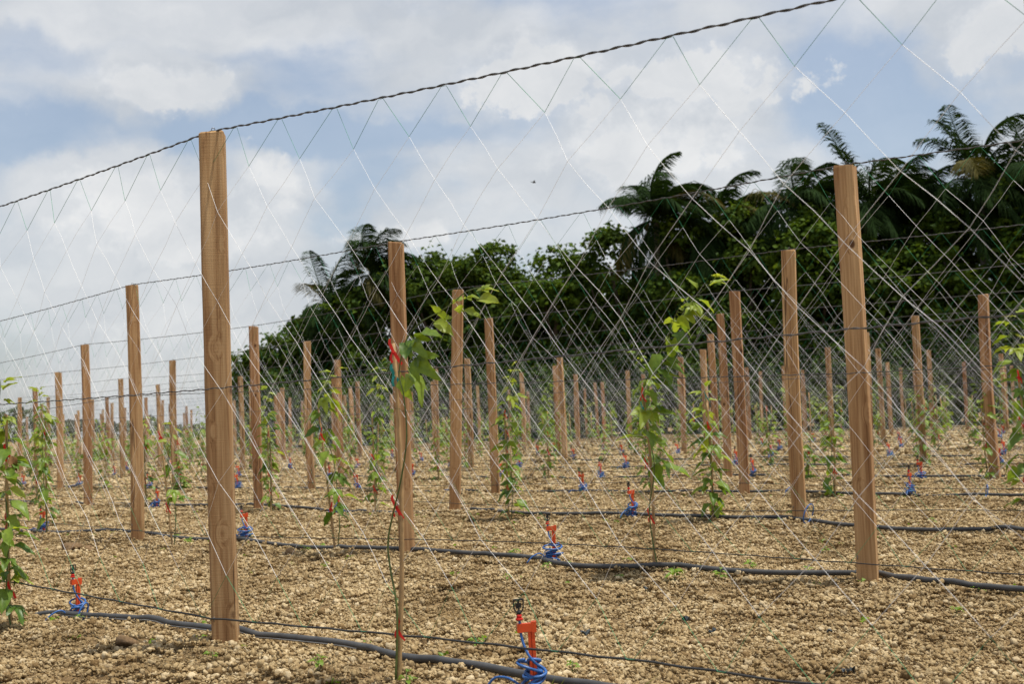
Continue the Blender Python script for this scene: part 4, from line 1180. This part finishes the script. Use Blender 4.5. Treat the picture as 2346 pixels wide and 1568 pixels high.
# rows farther back
random.seed(21)
FV, FF, FC = [], [], 0
far_cane = MB()
SPR_L = {}
for k in range(4, NROW + 1):
    p = perp(k) - .06; a = .26 * p - 1.5 + random.uniform(0, 2); got = []
    while a < 2.5 * p + 2:
        x, y = ap(a, p); r = math.hypot(x, y)
        if field_ok(x, y): got.append((a, x, y, r))
        a += 2.15 + random.uniform(-.25, .25)
    got = got[::-1]
    vis = [q for q in got if in_frame(q[1], q[2], .6, .01) and q[3] < 33]
    sprs = []
    for q in got:
        a, x, y, r = q
        h = random.choice([.5, .8, 1.0, 1.1, 1.25, 1.4]) * random.uniform(.9, 1.1)
        if r < 33:
            if not in_frame(x, y, .6, .06): continue
            inside = q in vis
            place = f'in the {ORD[k]} row, {NTH[vis.index(q)]}' + (' from the left' if vis.index(q) else ' of its row') if inside and vis.index(q) < 19 else f'in the {ORD[k]} row past the {"left" if x < 0 else "right"} edge of the picture'
            dx = random.uniform(-.1, .1); dn = random.uniform(.7, 1.3)
            make_vine(a, p, [(0, 0, 0), (dx * .4, 0, h * .4), (-dx * .3, 0, h * .75), (dx, 0, h)], int((18 + 21 * h) * dn), 1000 + k * 50 + int(a * 7), 'young vine ' + place, VG, .08, .115, single=False)
            cane_obj(a, p + .01, random.uniform(.85, 1.05), (random.gauss(0, .04), random.gauss(0, .04)), 'thin cane with ribbon ' + place, CG, ([(random.uniform(.2, .4), 'r')] if random.random() < .8 else []) + ([(random.uniform(.6, .9), 'r')] if random.random() < .4 else []), 2000 + int(a * 31) + k)
            sprs.append((a + random.uniform(.5, 1.2), x, y))
        else:
            rs = np.random.RandomState(int(a * 100) + k); nl = int(14 + 14 * h)
            C = np.stack([x + rs.normal(size=nl) * .10, y + rs.normal(size=nl) * .10, rs.uniform(.1, 1.0, nl) * h], -1)
            V, F = leaf_cloud(C, np.repeat([[0, -.2, 1.0]], nl, 0), .15, rs)
            FV.append(V); FF.append(F + FC); FC += len(V)
            far_cane.tube([(x, y, -.02), (x + rs.normal() * .04, y, .98)], .011, 4)
    vis_s = [s for s in sprs if k != 4 or abs(s[0] - 5.5) > .8]
    for i, (a, x, y) in enumerate(vis_s):
        if True: lab = f'small orange sprinkler stake with blue tube in the {ORD[k]} row, ' + (NTH[i] + (' from the left' if i else ' of its row') if i < 19 else 'at the right end')
        else: lab = 'tiny orange and blue sprinkler stake in the distant rows'
        sprinkler(a, perp(k) + .12, random.randrange(5), lab, G, random.uniform(-1, 1), (random.gauss(0, .08), random.gauss(0, .08)), 1.05)
o = link('far_vines', mesh_np('far_vines', np.concatenate(FV), np.concatenate(FF), M['vleaf_i'])); tag(o, 'green band of distant vines across the far end of the field', 'vines', kind='stuff')
o = far_cane.build('far_canes', M['cane']); tag(o, 'many thin distant canes among the far vines', 'canes', kind='stuff')

# ------------------------------------------------------------------ weeds, clods, scraps, bird
WEEDS = [(3.909, 5.388, 1.5, 'largest weed seedling below the second row hose'), (3.766, 5.582, 1.0, 'weed seedling right of the largest one by the second hose'), (3.804, 5.925, 1.1, 'weed seedling just above the second row hose'),
         (4.927, 5.247, .7, 'small weed below the orange stake in the middle'), (5.605, 6.047, 1.0, 'weed behind the hose left of the middle orange stake'), (7.429, 5.986, 1.0, 'weed on the second row hose right of the front post'),
         (7.15, 5.62, .9, 'low weed just under the second row hose'), (8.75, 5.75, .9, 'weed against the hose left of the front post'), (4.9, 5.55, .8, 'weed at the foot of the middle orange stake'), (3.532, 6.037, .9, 'weed left of the right tall post'),
         (3.544, 2.829, .8, 'seedling in the bottom gravel left of the bare cane'), (3.169, 2.883, .8, 'seedling at the bottom edge right of the bare cane'), (2.37, 5.215, .7, 'grassy weed in the right gravel'),
         (4.088, 8.692, .8, 'weed behind the right tall post'), (5.046, 8.444, 1.2, 'weed at the foot of the third row post'), (4.182, 7.377, .8, 'lone weed between the right posts'), (2.477, 5.683, .7, 'weed under the hose near the right edge'),
         (9.6, 6.2, 1.1, 'weed beside the leftmost second row post'), (8.887, 5.84, .8, 'small weed on the hose left of the front post'), (5.52, 3.05, .6, 'tiny weed below the upright blue loop'),
         (3.634, 3.682, .7, 'tiny weed under the bottom wire left of the bare cane'), (4.35, 5.5, .6, 'tiny weed below the second row hose'), (2.95, 3.45, .7, 'small weed under the bottom wire near the orange stake'), (6.3, 5.1, .6, 'pale weed in the gravel left of the bare cane'), (4.05, 2.75, .6, 'tiny seedling in the bottom left gravel')]
rs = np.random.RandomState(8)
for a, p, s, lab in WEEDS:
    x, y = ap(a, p); V, F, c = [], [], 0; mb = MB()
    hh = .045 * s
    for q in range(rs.randint(6, 10)):
        az = q * 2.4 + rs.normal() * .3; zz = hh * rs.uniform(.35, 1.1); d = np.array([math.cos(az), math.sin(az), rs.uniform(-.15, .5)]); d /= np.linalg.norm(d)
        at = np.array([0, 0, zz]) + d * .008; B_ = np.array(leaf_basis(d, (0, -.2, 1))); v, f = LEAFN[1]
        V.append((v * .040 * s * rs.uniform(.6, 1.1)) @ B_.T + at); F += [tuple(i + c for i in w) for w in f]; c += len(v)
    root = tag(empty('weed_seedling', (x, y, gzf(x, y) + .006)), lab, 'weed', 'weed seedlings')
    mb.tube([(0, 0, -.01), (.002, 0, hh * 1.1)], .0016, 4); mb.build('stem', M['stem'], root)
    m2 = MB(); m2.add(np.concatenate(V), F); m2.build('leaves', M['weed'], root)
# scattered low green sprouts nobody could count
n = 900
a_ = rs.uniform(1, 22, n); k_ = rs.randint(1, 8, n); p_ = ROW0 + (k_ - 1) * ROWD + rs.normal(size=n) * .38
x = UX * a_ + NX * p_; y = UY * a_ + NY * p_
V, F = [], []; c = 0
C = np.repeat(np.stack([x, y, gz(x, y) + .012], -1), 5, 0) + rs.normal(size=(n * 5, 3)) * [.014, .014, .005]
V, F = leaf_cloud(C, np.repeat([[0, 0, 1.0]], len(C), 0), .026, rs)
o = link('green_sprouts', mesh_np('green_sprouts', V, F, M['weed'])); tag(o, 'tiny green sprouts scattered along the rows', 'sprouts', kind='stuff')
# grass tufts at the bottom right
for a, p, hgt, lean, lab in [(2.62, 2.78, .10, .02, 'short grass tuft at the bottom edge right of the orange stake'), (2.50, 2.80, .12, .06, 'grass tuft with thin blades at the bottom edge'), (2.27, 2.80, .15, .11, 'yellowish grass tuft bent right at the bottom edge'), (1.98, 2.75, .13, .10, 'bent grass tuft near the bottom right')]:
    xx, yy = ap(a, p); mb = MB()
    for q in range(6):
        b0 = rs.normal(size=2) * .012; h_ = hgt * rs.uniform(.5, 1.1); lx = lean * rs.uniform(.5, 1.3) + rs.normal() * .02; ly = rs.normal() * .02; Vv = []
        for t in np.linspace(0, 1, 6):
            cx_ = b0[0] + lx * t * t; cy_ = b0[1] + ly * t * t; w_ = .0042 * (1 - t) ** .6 + .0003
            Vv += [(cx_ - w_, cy_, h_ * t), (cx_, cy_ - .0015, h_ * t), (cx_ + w_, cy_, h_ * t)]
        Ff = [(i * 3 + j, i * 3 + j + 1, i * 3 + j + 4, i * 3 + j + 3) for i in range(5) for j in (0, 1)]
        mb.add(Vv, Ff)
    o = mb.build('grass_tuft', M['grass']); o.location = (xx, yy, gzf(xx, yy)); tag(o, lab, 'grass', 'grass tufts at the bottom edge')
for a, p, s, lab in [(9.57, 5.255, .075, 'dark brown clod of earth left of the front post'), (9.45, 5.30, .06, 'smaller dark clod beside the clod left of the front post'), (2.906, 4.186, .05, 'dark clod in the right gravel'), (2.97, 4.2, .042, 'dark clod next to another in the right gravel'),
                  (7.2, 5.55, .06, 'brown clod at the foot of the second row post'), (4.765, 2.835, .05, 'brown clod below the front hose'), (3.063, 3.33, .05, 'brown stone clod left of the orange stake')]:
    xx, yy = ap(a, p); mb = MB(); v, f = lump(rs, ICO2, .3); mb.add(v * s * [1, 1, .7], f)
    o = mb.build('earth_clod', M['clod']); o.location = (xx, yy, gzf(xx, yy) + s * .25); tag(o, lab, 'clod', 'earth clods')
for a, p, s, lab in [(3.338, 4.671, .035, 'black plastic scrap on the gravel under the second hose'), (3.034, 4.42, .03, 'black scrap right of the other scraps in the gravel'), (3.458, 4.138, .033, 'grey blue plastic scrap in the middle gravel'), (3.989, 5.259, .03, 'black scrap near the largest weed'), (2.62, 4.62, .022, 'dark scrap in the right gravel below the tall post'), (2.15, 3.9, .03, 'bluish scrap low in the right gravel')]:
    xx, yy = ap(a, p); mb = MB(); Vv = []
    for i in range(5):
        for j in range(4):
            Vv.append(((i - 2) * .25 * (1 + .3 * rs.normal()), (j - 1.5) * .3 * (1 + .3 * rs.normal()), .22 * rs.normal() + .35))
    top = np.array(Vv) * s; bot = top - [0, 0, .0015]
    Ff = [(i * 4 + j, (i + 1) * 4 + j, (i + 1) * 4 + j + 1, i * 4 + j + 1) for i in range(4) for j in range(3)]
    mb.add(np.vstack([top, bot]), Ff + [tuple(q + 20 for q in w[::-1]) for w in Ff])
    o = mb.build('plastic_scrap', M['scrap'], smooth=False); o.location = (xx, yy, gzf(xx, yy) + .012); tag(o, lab, 'scrap', 'plastic scraps on the gravel')

# small bird gliding in front of the clouds
root = tag(empty('flying_bird', (.97, 45, 9.02), (0, .1, .4)), 'tiny dark bird in flight left of the central palms', 'bird'); root.scale = (.65, .65, .65)
mb = MB(); mb.tube(smooth_curve([(-.13, 0, .01), (-.08, 0, .005), (0, 0, 0), (.07, 0, .005), (.11, 0, .02), (.14, 0, .018)], .02), [.004] * 0 or np.interp(np.linspace(0, 1, len(smooth_curve([(-.13, 0, .01), (-.08, 0, .005), (0, 0, 0), (.07, 0, .005), (.11, 0, .02), (.14, 0, .018)], .02))), [0, .3, .55, .8, .9, 1], [.006, .028, .04, .026, .024, .004]), 8)
mb.build('body', M['bird'], root)
for s in (-1, 1):
    mb = MB(); Vv = []
    for t in np.linspace(0, 1, 6):
        c0 = .07 * (1 - t ** 1.5) + .006; Vv += [(.04 - .06 * t - c0, s * (.02 + .24 * t), .02 + .10 * t - .05 * t * t + .004), (.04 - .06 * t + c0 * .3, s * (.02 + .24 * t), .024 + .10 * t - .05 * t * t), (.04 - .06 * t - c0, s * (.02 + .24 * t), .014 + .10 * t - .05 * t * t)]
    Ff = [(i * 3 + j, i * 3 + (j + 1) % 3, i * 3 + 3 + (j + 1) % 3, i * 3 + 3 + j) for i in range(5) for j in range(3)]
    mb.add(Vv, Ff); mb.build('wing', M['bird'], root)
mb = MB(); mb.box((-.15, 0, .01), (.035, .02, .003)); mb.build('tail', M['bird'], root)
